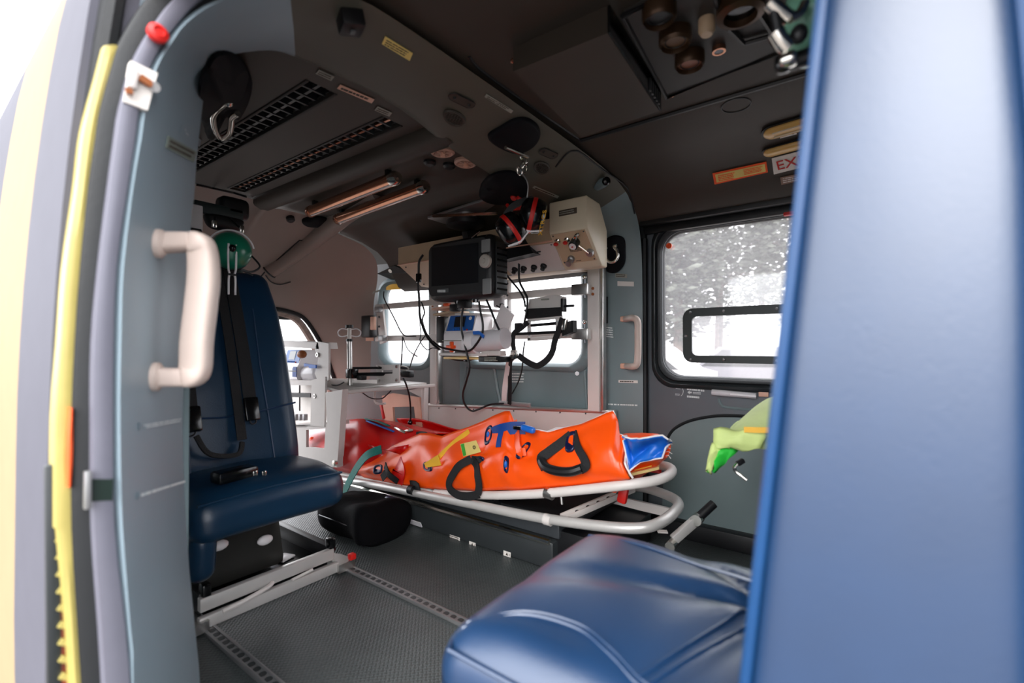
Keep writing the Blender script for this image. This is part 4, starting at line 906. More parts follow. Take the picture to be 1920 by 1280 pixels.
bb = B(); bb.tube(cr([oxp(.62, .3, .012), oxp(.72, .12, .016), oxp(.8, .1, .012)], 4), .006, 8); bb.build('pipe', 'chrome', fp)
bb = B(); bb.tube([oxp(.66, .42, .01), oxp(.85, .68, .012)], .0045, 8); bb.build('pipe', 'chrome', fp)
bb = B(); bb.lathe(oxp(.86, .70, .002), sn2, [(.014, 0), (.014, .010), (.012, .013), (.0, .013)], 20); ga = bb.build('gauge', 'alu_dull', fp)
bb = B(); bb.lathe(oxp(.86, .70, .0135), sn2, [(.011, 0), (.011, .001), (0, .001)], 18); bb.build('dial', 'white', ga)
bb = B(); bb.bar(oxp(.86, .70, .0155), oxp(.90, .64, .0155), .0015, .001); bb.build('needle', 'black', ga)
bb = B(); bb.lathe(oxp(.32, .82, .002), sn2, [(.013, 0), (.013, .010), (.008, .014), (.008, .03), (.011, .03), (.011, .036)], 14); bb.build('outlet', 'alu_dull', fp)
bb = B()
scribble(bb, [oxp(.36, .52, .0022), oxp(.68, .52, .0022), oxp(.68, .64, .0022), oxp(.36, .64, .0022)], 3, .5, seed=11); scribble(bb, [oxp(.38, .3, .0022), oxp(.5, .3, .0022), oxp(.5, .34, .0022), oxp(.38, .34, .0022)], 1, seed=12); scribble(bb, [oxp(.4, .9, .0022), oxp(.56, .9, .0022), oxp(.56, .94, .0022), oxp(.4, .94, .0022)], 1, seed=13)
bb.build('lettering', 'print_dark', fp)
bb = B(); bb.box((-.80, 1.3985, 1.163), (.07, .003, .02), None, .001); dl = bb.build('rating_plate', mat('plate_dark', (70, 58, 46), .5), OX)
bb = B(); scribble(bb, [V((-.832, 1.3968, 1.17)), V((-.768, 1.3968, 1.17)), V((-.768, 1.3968, 1.156)), V((-.832, 1.3968, 1.156))], 2, seed=14); bb.build('lettering', 'label_dim', dl)
# ---------------------------------------------------------------- patient monitor
MO = thing('patient_monitor', 'large black patient monitor with grey dial on the rack', 'monitor', (-1.27, 1.4, .89))
mx0, mx1, mz0, mz1, my = -1.447, -1.10, .888, 1.132, 1.35
mc = V(((mx0+mx1)/2, my+.055, (mz0+mz1)/2))
b = B(); b.rcube(mc, (mx1-mx0, .11, mz1-mz0), .035, 10); b.build('case', 'black', MO, smooth=80)
def mp(u, v, o=0.): return P(u, v, y=my-o)
fr_ = rrect(mx0+.018, mx1-.018, mz0+.02, mz1-.018, .025, 5, my+.004)
b = B(); b.prism(fr_, (0, -.008, 0)); fa = b.build('front_panel', mat('bezel', (52, 54, 56), .4), MO)
b = B(); b.prism([mp(u, v, .005) for u, v in ((810, 465), (897, 455), (897, 530), (810, 537))], (0, -.003, 0)); scn = b.build('screen', 'screen', MO)
b = B(); b.box(mp(831, 545, .008), (.06, .002, .016)); lg = b.build('name_strip', 'hose_grey', MO)
b = B(); scribble(b, [mp(u, v, .0095) for u, v in ((820, 543), (836, 543), (836, 548), (820, 548))], 1, .9, seed=20); b.build('lettering', 'print_white', lg)
for (u0, v0, u1, v1) in ((903, 447, 919, 474), (905, 521, 921, 552)):
    p, q = mp(u0, v1, .008), mp(u1, v0, .008); bb = B(); bb.box((p+q)/2, (q.x-p.x, .006, q.z-p.z), None, .003); bb.build('button_panel', mat('button_grey', (140, 142, 142), .45), MO)
bb = B(); bb.lathe(mp(912, 490, .006), (0, -1, 0), [(.026, 0), (.026, .012), (.022, .016), (.010, .016), (.008, .02), (0, .02)], 24); bb.build('rotary_dial', mat('dial_grey', (190, 184, 176), .45), MO)
bb = B(); bb.box((mx1+.002, my+.06, 1.0), (.006, .07, .2), None, .003); sv = bb.build('side_vent', 'charcoal', MO)
for k in range(8): bb = B(); bb.box((mx1+.006, my+.06, .92+k*.022), (.004, .06, .007)); bb.build('vent_fin', 'black_gloss', sv)
for k in range(3): bb = B(); bb.cyl((mx1-.02+0*k, my-.002, mz1-.015), (mx1-.02, my+.004, mz1-.015), .003, n=6) if k == 0 else bb.cyl((mx0+.03+k*.1, my+.05, mz0-.012), (mx0+.03+k*.1, my+.05, mz0+.01), .012, n=10); bb.build('plug', 'black_gloss', MO)
bb = B(); bb.box(V((mx0+.16, my+.06, mz0-.016)), (.05, .04, .03), None, .005); bb.build('dock', 'black', MO)
bb = B(); bb.bar(mp(884, 446, .012), mp(900, 434, .012), .004, .003); bb.build('handle_glint', 'alu', MO)
# swivel mount on the roof above the monitor
SM = thing('swivel_mount', 'metal roof bracket with black turntable above the monitor', 'bracket', P(870, 415, y=1.38))
b = B(); b.box(P(872, 398, y=1.36), (.30, .12, .012), Matrix.Rotation(-.06, 3, 'Y'), .003); pl = b.build('plate', 'alu_dull', SM)
b = B(); b.bar(P(812, 405, y=1.30), P(932, 400, y=1.30), .008, .01); b.build('plate_edge', 'chrome', pl)
c = P(872, 408, y=1.37); b = B(); b.lathe(c+V((0, 0, -.045)), (0, 0, 1), [(.04, 0), (.075, .012), (.075, .03), (.05, .04)], 24); b.build('turntable', 'black', SM)
b = B(); b.cyl(c+V((0, 0, -.02)), c+V((0, 0, .03)), .045, n=20); b.build('collar', 'alu_dull', SM)
b = B(); b.bar(c+V((0, .02, -.045)), c+V((0, .04, -.10)), .06, .03, None, .006); b.build('neck', 'black', SM)
# ---------------------------------------------------------------- infusion pump in the middle of the rack
def pump(loc, label, sc_=1.):
    """white and blue syringe pump, facing -Y, loc = front lower left corner"""
    T = thing('infusion_pump', label, 'medical pump', loc, 'white and blue infusion pumps'); L = V(loc)
    q = lambda x, y, z: L+V((x, y, z))*sc_
    bb = B(); bb.loft([[q(x, y, z) for y, z in ((0, 0), (0, .07), (.012, .085), (.03, .155), (.14, .155), (.14, 0))] for x in (0, .012, .155, .165)], True, True)
    bmesh.ops.bevel(bb.bm, geom=[e for e in bb.bm.edges], offset=.004*sc_, segments=2, affect='EDGES'); bb.build('case', 'white_gloss', T, smooth=50)
    n_ = V((0, -.07, .018)).normalized()
    f = lambda x, t, o=0.: q(x, .012+.018*t, .085+.07*t)+n_*o
    bb = B(); bb.prism([f(.008, .02, 0), f(.158, .02, 0), f(.158, .97, 0), f(.018, .97, 0)], n_*.003); pb = bb.build('control_panel', 'pump_blue', T)
    bb = B(); bb.prism([f(.05, .25, .003), f(.11, .25, .003), f(.11, .88, .003), f(.05, .88, .003)], n_*.0015); bb.build('screen', 'screen', pb)
    for k in range(5): bb = B(); bb.sph(f(.05+k*.015, .1, .003), .0045*sc_, n=8); bb.build('button', 'blue_bright', pb)
    bb = B(); bb.cyl(f(.138, .75, .002), f(.138, .75, .005), .008*sc_, n=14); bb.build('round_emblem', 'label_white', pb)
    bb = B(); bb.sph(f(.13, .06, .004), .004*sc_, n=8); bb.build('red_light', 'red_plain', pb)
    bb = B(); bb.prism([q(.125, -.003, .015), q(.163, -.003, .015), q(.163, -.003, .068), q(.135, -.003, .068), q(.125, -.003, .058)], (0, -.003*sc_, 0)); bb.build('blue_cover', 'blue_deep', T)
    bb = B(); bb.box(q(.08, -.004, .045), (.16*sc_, .006*sc_, .004*sc_)); bb.build('case_joint', 'label_dim', T)
    return T
p0 = P(831, 658, y=1.45)
PU = pump((p0.x, 1.45, p0.z), 'white and blue infusion pump with red clamp on the wall rack', 1.0)
bb = B(); bb.box(p0+V((.055, -.01, .018)), (.05, .012, .014), None, .003); bb.box(p0+V((.062, -.012, .018)), (.014, .014, .046), None, .003); bb.build('red_clamp', 'orange_tape', PU)
SY = thing('syringe_holder', 'clear plastic syringe cylinder with blue tab beside the rack pump', 'syringe', P(908, 660, y=1.45))
s0, s1 = P(882, 642, y=1.44), P(948, 634, y=1.45)
b = B(); b.cyl(s0, s1, .042, n=20); b.build('barrel', 'clear_plastic', SY, smooth=50)
b = B(); b.cyl(s0+V((-.01, 0, 0)), s0+V((.04, 0, 0)), .045, n=20); b.build('cuff', 'white_gloss', SY, smooth=50)
b = B(); b.prism([P(u, v, y=1.392) for u, v in ((888, 621), (899, 620), (909, 628), (907, 634), (901, 627), (889, 627))], (0, -.006, 0)); b.build('blue_tab', 'blue_bright', SY)
b = B(); b.box(P(925, 662, y=1.46), (.10, .04, .02), None, .004); b.build('bracket', 'white_metal', SY)
# shelf, clamps and boxes round the pump
SH = thing('pump_shelf', 'white slatted shelf carrying the rack pump', 'shelf', P(885, 678, y=1.5))
b = B(); b.box(P(885, 664, y=1.50), (.27, .13, .012), None, .003); b.build('top_board', 'white_metal', SH)
b = B(); b.box(P(890, 671, y=1.52), (.26, .12, .010), None, .003); b.build('lower_board', 'pale_yellow', SH)
for u in (848, 930): bb = B(); bb.bar(P(u, 666, y=1.56), P(u, 600, y=1.60), .016, .02, (0, 1, 0), .002); bb.build('hanger', 'white_metal', SH)
PB = thing('power_box', 'black power unit with white print under the rack pump', 'power unit', P(926, 680, y=1.48))
b = B(); b.box(P(927, 673, y=1.49), (.115, .07, .024), None, .004); pbx = b.build('case', 'black', PB)
b = B(); scribble(b, [P(u, v, y=1.4535) for u, v in ((908, 669), (934, 669), (934, 677), (908, 677))], 3, .6, seed=31); b.build('lettering', 'label_dim', pbx)
FO = thing('document_holder', 'stack of orange and white plates under the monitor', 'document holder', P(860, 598, y=1.5))
for k, (u, v, w, m, a) in enumerate(((842, 578, .12, 'peach', -.06), (846, 588, .13, 'cream_dark', -.08), (884, 575, .14, 'white', .02), (888, 590, .13, 'white_metal', .04), (912, 582, .10, 'white', .05))):
    bb = B(); bb.box(P(u, v, y=1.50+.01*(k % 2)), (w, .10, .010), Matrix.Rotation(a, 3, 'Y'), .002); bb.build('plate', m, FO)
bb = B(); bb.box(P(838, 571, y=1.45), (.03, .02, .012), None, .003); bb.build('orange_clip', 'orange_tape', FO)
bb = B(); bb.box(P(854, 577, y=1.45), (.035, .04, .03), None, .004); bb.build('black_clamp', 'black', FO)
bb = B(); bb.box(P(832, 618, y=1.54), (.05, .05, .12), None, .006); bb.build('black_backplate', 'black', FO)
bb = B(); bb.prism([P(u, v, y=1.52) for u, v in ((940, 570), (908, 655), (935, 660), (962, 590))], (0, .01, 0)); bb.build('sloping_bracket', 'white', FO)
bb = B(); bb.box(P(936, 555, y=1.56), (.05, .03, .10), None, .01); bb.build('white_elbow', 'white_gloss', FO)
# ---------------------------------------------------------------- ventilator cradle on the right half of the rails
CR = thing('equipment_cradle', 'white cradle with wide black strap on the rack rails', 'cradle', P(1022, 640, y=1.58))
b = B(); b.prism([P(u, v, y=1.56) for u, v in ((992, 561), (1040, 552), (1055, 556), (1054, 578), (990, 580))], (0, .03, 0)); b.build('back_plate', 'white_metal', CR)
b = B(); b.box(P(1022, 561, y=1.555), (.035, .004, .006)); b.build('plate_slot', 'label_dim', CR)
b = B(); b.prism([P(u, v, y=1.548) for u, v in ((990, 579), (1054, 576), (1054, 592), (990, 598))], (0, -.012, 0)); b.build('wide_strap', 'webbing', CR)
for u0, v0, u1, v1 in ((990, 600, 1054, 593), (990, 636, 1050, 632)):
    bb = B(); bb.bar(P(u0, v0, y=1.55), P(u1, v1, y=1.55), .012, .014, (0, 0, 1), .002); bb.build('cradle_bar', 'white_metal', CR)
for u, v in ((992, 600), (1045, 597)):
    bb = B(); bb.bar(P(u, v, y=1.548), P(u+1, v+38, y=1.548), .016, .008, (0, 1, 0), .002); up_ = bb.build('cradle_upright', 'white_metal', CR)
    for k in range(3): bb = B(); bb.cyl(P(u, v+6+k*11, y=1.543), P(u, v+6+k*11, y=1.541), .004, n=8); bb.build('upright_hole', 'steel_dark', up_)
for u0, v0, u1, v1, r in ((996, 610, 1042, 606, .006), (966, 626, 1052, 622, .006), (984, 582, 996, 581, .005), (1056, 574, 1076, 573, .005), (931, 573, 957, 586, .003), (940, 586, 958, 585, .004)):
    bb = B(); bb.cyl(P(u0, v0, y=1.54), P(u1, v1, y=1.54), r, n=8); bb.build('black_rod', 'black', CR)
b = B(); b.prism([P(u, v, y=1.53) for u, v in ((1052, 606), (1074, 600), (1075, 622), (1054, 630))], (0, .03, 0)); b.build('side_clamp', 'black', CR)
b = B(); b.box(P(1057, 572, y=1.54), (.012, .03, .05), None, .003); b.build('side_plate', 'black', CR)
b = B(); b.box(P(1059, 608, y=1.52), (.015, .02, .045), Matrix.Rotation(.2, 3, 'Y'), .005); b.build('chrome_catch', 'chrome', CR)
b = B(); b.box(P(973, 612, y=1.54), (.035, .02, .03), None, .005); b.build('rod_end', 'black', CR)
b = B(); b.box(P(941, 580, y=1.55), (.012, .02, .05), None, .003); b.build('rod_plate', 'black', CR)
# hanging webbing
def ribbon(name, label, cat, px, y, w, m='webbing', th=.0035, hint=(0, 1, 0), group=None, n=6):
    pts = cr([P(u, v, y=y if not hasattr(y, '__len__') else y[i]) for i, (u, v) in enumerate(px)], n); bb = B(); bb.tube(pts, th, w=w, hint=hint)
    return bb.build(name, m, None, smooth=30, label=label, cat=cat, group=group)
ribbon('hanging_strap', 'looped black webbing strap hanging below the rack cradle', 'strap', [(1055, 596), (1048, 618), (1040, 640), (1036, 658), (1026, 674), (1010, 685), (1000, 684), (985, 676), (972, 666)], 1.525, .024)
ribbon('hanging_strap', 'short black strap wound round the left end of the cradle rod', 'strap', [(990, 604), (976, 616), (964, 624), (962, 640), (964, 660)], 1.52, .020)
ribbon('hanging_strap', 'straight black strap hanging down to the riveted panel', 'strap', [(966, 668), (958, 674), (956, 700), (956, 730), (955, 758)], [1.52, 1.53, 1.60, 1.64, 1.665], .020)
ribbon('hanging_strap', 'white strap running from the cradle to the panel bracket', 'strap', [(962, 668), (954, 680), (949, 710), (946, 735), (945, 754)], [1.53, 1.56, 1.63, 1.65, 1.67], .028, 'white')
b = B(); b.box(P(964, 664, y=1.515), (.03, .015, .035), None, .004); b.build('strap_buckle', 'chrome', None, label='chrome strap buckle below the rack cradle', cat='buckle')
# ---------------------------------------------------------------- cables
def cable(px, y, r, label, cat='cable', m='black', name='cable'):
    ys_ = y if hasattr(y, '__len__') else [y]*len(px)
    bb = B(); bb.tube(cr([P(u, v, y=yy) for (u, v), yy in zip(px, ys_)], 6), r, 6); return bb.build(name, m, None, smooth=60, label=label, cat=cat, group='black cables on the rack')
cable([(872, 563), (866, 590), (865, 615), (870, 640), (876, 665), (880, 690), (874, 715), (868, 738), (872, 758), (884, 770), (900, 766), (920, 758), (945, 756)], [1.40]*6+[1.42, 1.46, 1.52, 1.6, 1.64, 1.66, 1.665], .0045, 'long black cable looping from the monitor down to the riveted panel')
cable([(898, 565), (901, 585), (905, 605), (904, 625), (893, 645), (878, 658), (850, 656), (825, 650), (812, 640)], 1.40, .0045, 'black cable curving from under the monitor round the pump')
cable([(912, 562), (920, 580), (930, 605), (936, 618)], 1.42, .0045, 'short black cable slanting down right of the pump')
cable([(793, 478), (786, 490), (785, 510), (784, 535), (786, 560), (787, 590), (792, 610), (800, 630), (812, 645), (824, 655)], [1.42]*4+[1.44]*6, .0055, 'thick black cable down the left end of the cabinet')
cable([(790, 566), (796, 585), (792, 600), (800, 625), (815, 645), (822, 652)], 1.46, .0035, 'thin black cable behind the left post cable')
cable([(786, 575), (787, 600), (789, 625), (788, 640), (800, 655), (812, 652), (826, 655)], 1.48, .0025, 'hair-thin cable loop beside the left rack post')
cable([(720, 546), (720, 558), (728, 575), (740, 598), (752, 622), (762, 630), (780, 630)], 1.58, .0035, 'black cable hanging across the small side window')
cable([(755, 631), (754, 655), (752, 690)], 1.57, .0035, 'straight thin cable dropping to the bridge tray')
cable([(756, 633), (765, 655), (782, 668)], 1.57, .0025, 'fine cable curling below the small window rail')
cable([(798, 628), (788, 642), (776, 665), (768, 690)], 1.55, .003, 'black cable crossing from the left post to the bridge tray')
cable([(948, 500), (950, 515), (962, 530), (974, 545), (982, 560), (985, 575)], 1.52, .004, 'cable hanging from the cabinet sockets, left of two')
cable([(973, 492), (973, 515), (975, 530), (984, 548), (989, 562), (987, 585), (982, 610)], 1.52, .0045, 'cable hanging from the cabinet sockets, right of two')
cable([(984, 640), (981, 660), (979, 690), (972, 715), (960, 738)], [1.58]*3+[1.62, 1.66], .003, 'thin cable hanging behind the looped strap')
cable([(832, 668), (850, 674), (868, 676), (885, 674), (905, 668)], 1.50, .003, 'black lead with inline switch under the pump shelf')
b = B(); b.box(P(875, 676, y=1.50), (.03, .012, .012), None, .003); b.build('inline_switch', 'black_gloss', None, label='small black inline switch on the lead under the pump', cat='switch')
b = B(); b.box(P(785, 521, y=1.415), (.024, .016, .04), None, .003); b.build('cable_ferrite', 'black_gloss', None, label='black ferrite block on the thick left cable', cat='cable clip')
# ---------------------------------------------------------------- bridge over the stretcher with the second pump stack
BR_ = thing('equipment_bridge', 'white metal bridge with pump frames over the stretcher head', 'equipment frame', (-1.95, 1.4, .15))
NB = 1.215                                                   # near side plane
def nb(u, v, o=0.): return P(u, v, y=NB-o)
def nplate(name, px, m='white_metal', th=.012, holes=(), o=0., par=BR_):
    bb = B(); bb.plate([nb(u, v, o) for u, v in px], [[nb(u, v, o) for u, v in h] for h in holes], (0, th, 0)); return bb.build(name, m, par)
nplate('near_leg', [(555, 797), (634, 793), (627, 874), (555, 876)], 'white_metal', .014, [[(574, 806), (610, 803), (608, 841), (574, 838)]])
nplate('near_column', [(610, 736), (642, 730), (632, 876), (618, 876)], 'white_metal', .03, (), .008)
nplate('frame_plate', [(584, 712), (610, 706), (608, 800), (582, 798)], 'white_metal', .01, (), .004)
nplate('frame_plate', [(595, 640), (616, 644), (616, 712), (595, 712), (590, 700), (597, 672), (590, 655)], 'white_metal', .01)
nplate('frame_beam', [(530, 638), (596, 642), (598, 654), (530, 650)], 'white_metal', .10)
nplate('frame_shelf', [(534, 712), (606, 714), (606, 722), (534, 722)], 'white_metal', .18)
nplate('frame_shelf', [(536, 796), (612, 792), (612, 800), (536, 802)], 'white_metal', .12)
nplate('inner_plate', [(536, 722), (584, 722), (584, 796), (536, 796)], 'label_white', .008, (), -.10)
nplate('dark_roller', [(540, 736), (582, 738), (582, 745), (540, 744)], 'black', .03, (), -.04)
for u, v in ((596, 665), (591, 742)):
    bb = B(); bb.lathe(nb(u, v, .002), (0, -1, 0), [(.011, 0), (.011, .006), (.005, .006), (.005, .002)], 14); bb.build('bolt', 'alu', BR_)
for k in range(4):
    bb = B(); bb.box(nb(548+k*8, 782, .01), (.016, .02, .03), None, .003); bb.build('latch_block', 'alu_dull', BR_)
bb = B(); bb.tube([nb(562, 722, -.05), nb(562, 770, -.05)], .004, 6); bb.build('thin_rod', 'steel_dark', BR_)
bb = B(); bb.lathe(nb(630, 868, .01), (0, -1, 0), [(.014, 0), (.014, .012), (.008, .014)], 12); bb.build('foot_bolt', 'chrome', BR_)
bb = B(); bb.bar(nb(628, 737, .002), P(815, 722, y=1.60), .02, .014, (0, 0, 1), .003); fb_ = bb.build('front_bar', 'white_metal', BR_)
tr = [nb(600, 727), P(640, 737, y=1.24), P(655, 737, y=1.26), P(720, 730, y=1.38), P(800, 722, y=1.60), P(735, 716, y=1.62), P(618, 716, y=1.25)]
bb = B(); bb.prism(tr, (0, 0, .012)); bb.build('tray', 'white_metal', BR_)
bb = B(); bb.bar(P(797, 722, y=1.60), P(795, 800, y=1.60), .022, .03, (0, 1, 0), .002); bb.build('far_leg', 'white_metal', BR_)
bb = B(); bb.prism([P(u, v, y=1.61) for u, v in ((765, 732), (800, 724), (800, 740), (790, 745))], (0, .012, 0)); bb.build('gusset', 'white_metal', BR_)
bb = B(); bb.plate([P(u, v, y=1.58) for u, v in ((716, 742), (735, 737), (786, 745), (792, 800), (722, 798))], [[P(u, v, y=1.58) for u, v in ((736, 763), (776, 762), (780, 796), (738, 796))]], (0, .012, 0)); bb.build('end_panel', 'peach', BR_)
bb = B(); bb.tube(cr([P(u, v, y=1.42) for u, v in ((703, 730), (703, 752), (712, 757), (722, 756))], 3), .006, 6); bb.build('hook_arm', 'white_metal', BR_)
bb = B(); bb.bar(P(714, 757, y=1.5), P(720, 785, y=1.5), .016, .01, (0, 1, 0), .003); bb.build('red_latch', 'red_plain', BR_)
p0 = nb(532, 712); pump((p0.x-.045, NB+.01, p0.z+.004), 'infusion pump on the bridge frame behind the blue seat', .96)
bb = B(); bb.lathe(nb(600, 700, -.06)+V((-.02, 0, 0)), (1, 0, .05), [(.0, -.09), (.042, -.085), (.045, .0), (.04, .02), (0, .022)], 18); sy = bb.build('pump_syringe', 'clear_plastic', None, label='clear syringe cylinder with blue clip on the bridge pump', cat='syringe')
bb = B(); bb.prism([nb(u, v, .012) for u, v in ((572, 681), (594, 684), (594, 690), (582, 690), (580, 686), (572, 687))], (0, -.006, 0)); bb.build('blue_clip', 'blue_bright', sy)
bb = B(); bb.sph(nb(566, 664, .006), (.03, .02, .02), n=10); bb.build('orange_strap_roll', 'brown', None, label='brown roll wedged behind the bridge pump', cat='strap roll')
# pole with ring handle
PO = thing('drip_pole', 'short aluminium drip pole with looped hanger on the bridge tray', 'pole', P(656, 722, y=1.32))
pb_, pt_ = P(656, 722, y=1.32), P(655, 640, y=1.32)
bb = B(); bb.cyl(pb_, pt_, .012, n=14); bb.build('tube', 'alu', PO)
bb = B(); bb.cyl(pt_, pt_+V((0, 0, .012)), .015, n=14); bb.build('collar', 'black', PO)
bb = B(); bb.cyl(pt_, P(655, 612, y=1.32), .009, n=12); bb.build('head_stem', 'label_white', PO)
bb = B(); bb.cyl(P(655, 615, y=1.32), P(655, 609, y=1.32), .018, n=14); bb.build('cap', 'black', PO)
for s_ in (-1, 1):
    bb = B(); bb.tube(cr([P(655+s_*u, v, y=1.32) for u, v in ((3, 618), (14, 616), (21, 621), (20, 628), (14, 631), (4, 629))], 5), .003, 6); bb.build('hanger_loop', 'white_gloss', PO)
# black clamp arms across the tray
AR = thing('clamp_arm', 'black twin rod clamp arm lying over the bridge tray', 'clamp', P(700, 712, y=1.38))
for (u0, v0, u1, v1, r) in ((662, 690, 765, 689, .006), (664, 702, 770, 700, .009)):
    bb = B(); bb.cyl(P(u0, v0, y=1.34), P(u1, v1, y=1.46), r, n=10); bb.build('rod', 'black', AR)
bb = B(); bb.box(P(660, 700, y=1.31), (.05, .04, .045), None, .006); bb.build('joint', 'black_gloss', AR)
bb = B(); bb.box(P(678, 708, y=1.33), (.04, .03, .02), None, .004); bb.build('catch', 'black', AR)
bb = B(); bb.box(P(764, 701, y=1.45), (.06, .03, .03), None, .004); bb.build('end_clamp', 'black', AR)
bb = B(); bb.plate([P(u, v, y=1.40) for u, v in ((705, 684), (748, 683), (748, 718), (707, 720))], [[P(u, v, y=1.40) for u, v in ((716, 694), (736, 693), (736, 700), (716, 701))]], (0, .008, 0)); bb.build('mount_plate', 'white_metal', AR)
for u, v in ((710, 688), (743, 687), (711, 714), (743, 712)): bb = B(); bb.sph(P(u, v, y=1.398), .007, n=8); bb.build('mount_bolt', 'alu', AR)
bb = B(); bb.tube(cr([P(u, v, y=1.44) for u, v in ((752, 686), (762, 688), (766, 692), (758, 694), (752, 692))], 4), .003, 6); bb.build('coil', 'alu', AR)
cable([(756, 708), (762, 722), (768, 745), (770, 775), (769, 790)], [1.45, 1.47, 1.52, 1.55, 1.56], .004, 'cable with plug dangling in front of the peach end panel')
b = B(); b.sph(P(769, 792, y=1.56), (.012, .012, .014), n=10); b.build('cable_plug', 'black_gloss', None, label='round black plug at the end of the dangling cable', cat='plug')
cable([(610, 720), (632, 722), (645, 716)], 1.24, .003, 'short cable lying from the pump frame to the pole')
cable([(678, 735), (695, 746), (715, 747), (725, 740), (733, 732)], 1.40, .003, 'slack cable sagging under the bridge tray')
# ---------------------------------------------------------------- things fixed to ceiling, posts and walls
from mathutils.bvhtree import BVHTree
def bvh(objs):
    vs_, fs_ = [], []
    for o in objs:
        n0 = len(vs_); og = ORG[o.name]; vs_ += [v.co+og for v in o.data.vertices]; fs_ += [[n0+i for i in p.vertices] for p in o.data.polygons]
    return BVHTree.FromPolygons(vs_, fs_)
SHELL = bvh([c for c in list(ARCH.children)+list(CE.children)+list(WRT.children) if c.name.split('.')[0] in ('near_post', 'roof_beam', 'far_post', 'front_panel', 'slotted_panel', 'duct_panel', 'rear_panel', 'side_panel')]+[WR])
def hit(u, v, off=.0):
    r = ray(u, v).normalized(); p, n, i, d = SHELL.ray_cast(CP, r)
    if p is None: p, n = P(u, v, d=1.6), -r
    if n.dot(r) > 0: n = -n
    return p+n*off, n
def decal(name, px, m, label=None, cat=None, par=None, off=.0015, th=.0012, group=None):
    hs = [hit(u, v, off) for u, v in px]; n = sum((h[1] for h in hs), V()).normalized(); bb = B(); bb.prism([h[0] for h in hs], n*th)
    return bb.build(name, m, par, label=label, cat=cat, group=group)
def print_on(px, rows, m, par, seed, off=.003, th=.5):
    bb = B(); q = [hit(u, v, off)[0] for u, v in px]; scribble(bb, q, rows, th, seed=seed); return bb.build('lettering', m, par)
def placard(px, rows, label, m='label_dim', pm='print_dark', seed=1, name='placard', cat='label', group=None):
    o = decal(name, px, m, label, cat, group=group)
    c = V((sum(a for a, _ in px)/4, sum(b for _, b in px)/4, 0)); q = [(c.x+(u-c.x)*.86, c.y+(v-c.y)*.8) for u, v in px]
    if rows: print_on(q, rows, pm, o, seed)
    return o
# ceiling placards
placard([(722, 66), (774, 98), (768, 112), (716, 80)], 3, 'yellow instruction placard on the roof beam nearest the doorway', 'label_yellow', seed=40)
placard([(638, 157), (702, 185), (697, 192), (632, 164)], 1, 'long pink placard between the two ceiling slots', 'peach', seed=41)
placard([(598, 129), (627, 142), (621, 150), (592, 136)], 2, 'small grey placard at the end of the first ceiling slot', seed=42)
placard([(708, 198), (735, 210), (730, 217), (702, 205)], 2, 'small grey placard at the end of the second ceiling slot', seed=43)
placard([(912, 174), (962, 206), (958, 211), (908, 180)], 2, 'worn strip placard on the roof beam between the grilles', seed=44)
placard([(1002, 347), (1048, 367), (1045, 371), (998, 351)], 1, 'thin strip placard above the oxygen box', seed=45)
placard([(700, 546), (722, 540), (720, 544), (698, 550)], 0, 'tiny grey placard under the black wall plate', seed=46)
placard([(1154, 512), (1176, 514), (1176, 521), (1154, 520)], 2, 'small lettered placard at the top of the far post', seed=47)
placard([(1158, 527), (1189, 528), (1189, 537), (1158, 536)], 0, 'plain white label on the far post', 'label_white', seed=48)
placard([(1160, 712), (1196, 713), (1196, 718), (1160, 717)], 1, 'thin white label low on the far post', 'label_white', seed=49)
placard([(686, 626), (701, 626), (701, 639), (686, 639)], 1, 'square peach label beside the small side window', 'peach', seed=50)
o = decal('switch_plate', [(1128, 556), (1140, 556), (1140, 606), (1128, 606)], 'black', 'tall black switch plate beside the right rack post', 'switch', th=.008)
o = decal('post_lettering', [(1129, 610), (1152, 612), (1152, 634), (1129, 632)], 'paint_grey', 'white lettering block on the far post', 'label', th=.0006); print_on([(1130, 611), (1151, 613), (1151, 634), (1130, 632)], 5, 'print_white', o, 51)
o = decal('post_lettering', [(1140, 756), (1198, 758), (1198, 761), (1140, 759)], 'paint_grey', 'single line of white lettering near the bottom of the far post', 'label', th=.0006); print_on([(1141, 756), (1197, 758), (1197, 761), (1141, 759)], 1, 'print_white', o, 52, th=.9)
o = decal('post_lettering', [(258, 792), (345, 778), (345, 790), (258, 806)], 'paint_light', 'two short lines of white lettering on the near post', 'label', th=.0006); print_on([(262, 796), (342, 782), (341, 790), (272, 803)], 2, 'print_white', o, 53)
o = decal('post_lettering', [(255, 922), (346, 896), (346, 906), (255, 936)], 'paint_light', 'slanting line of white lettering low on the near post', 'label', th=.0006); print_on([(260, 925), (344, 900), (344, 905), (260, 932)], 1, 'print_white', o, 54, th=.8)
o = decal('post_lettering', [(338, 232), (378, 262), (374, 274), (334, 250)], 'paint_light', 'short white lettering at the top of the near post', 'label', th=.0006); print_on([(342, 238), (374, 262), (368, 268), (346, 252)], 2, 'print_white', o, 55)
placard([(312, 254), (366, 284), (360, 304), (308, 276)], 2, 'faded olive placard at the top of the near post', mat('faded_olive', (130, 140, 130), .6), seed=56)
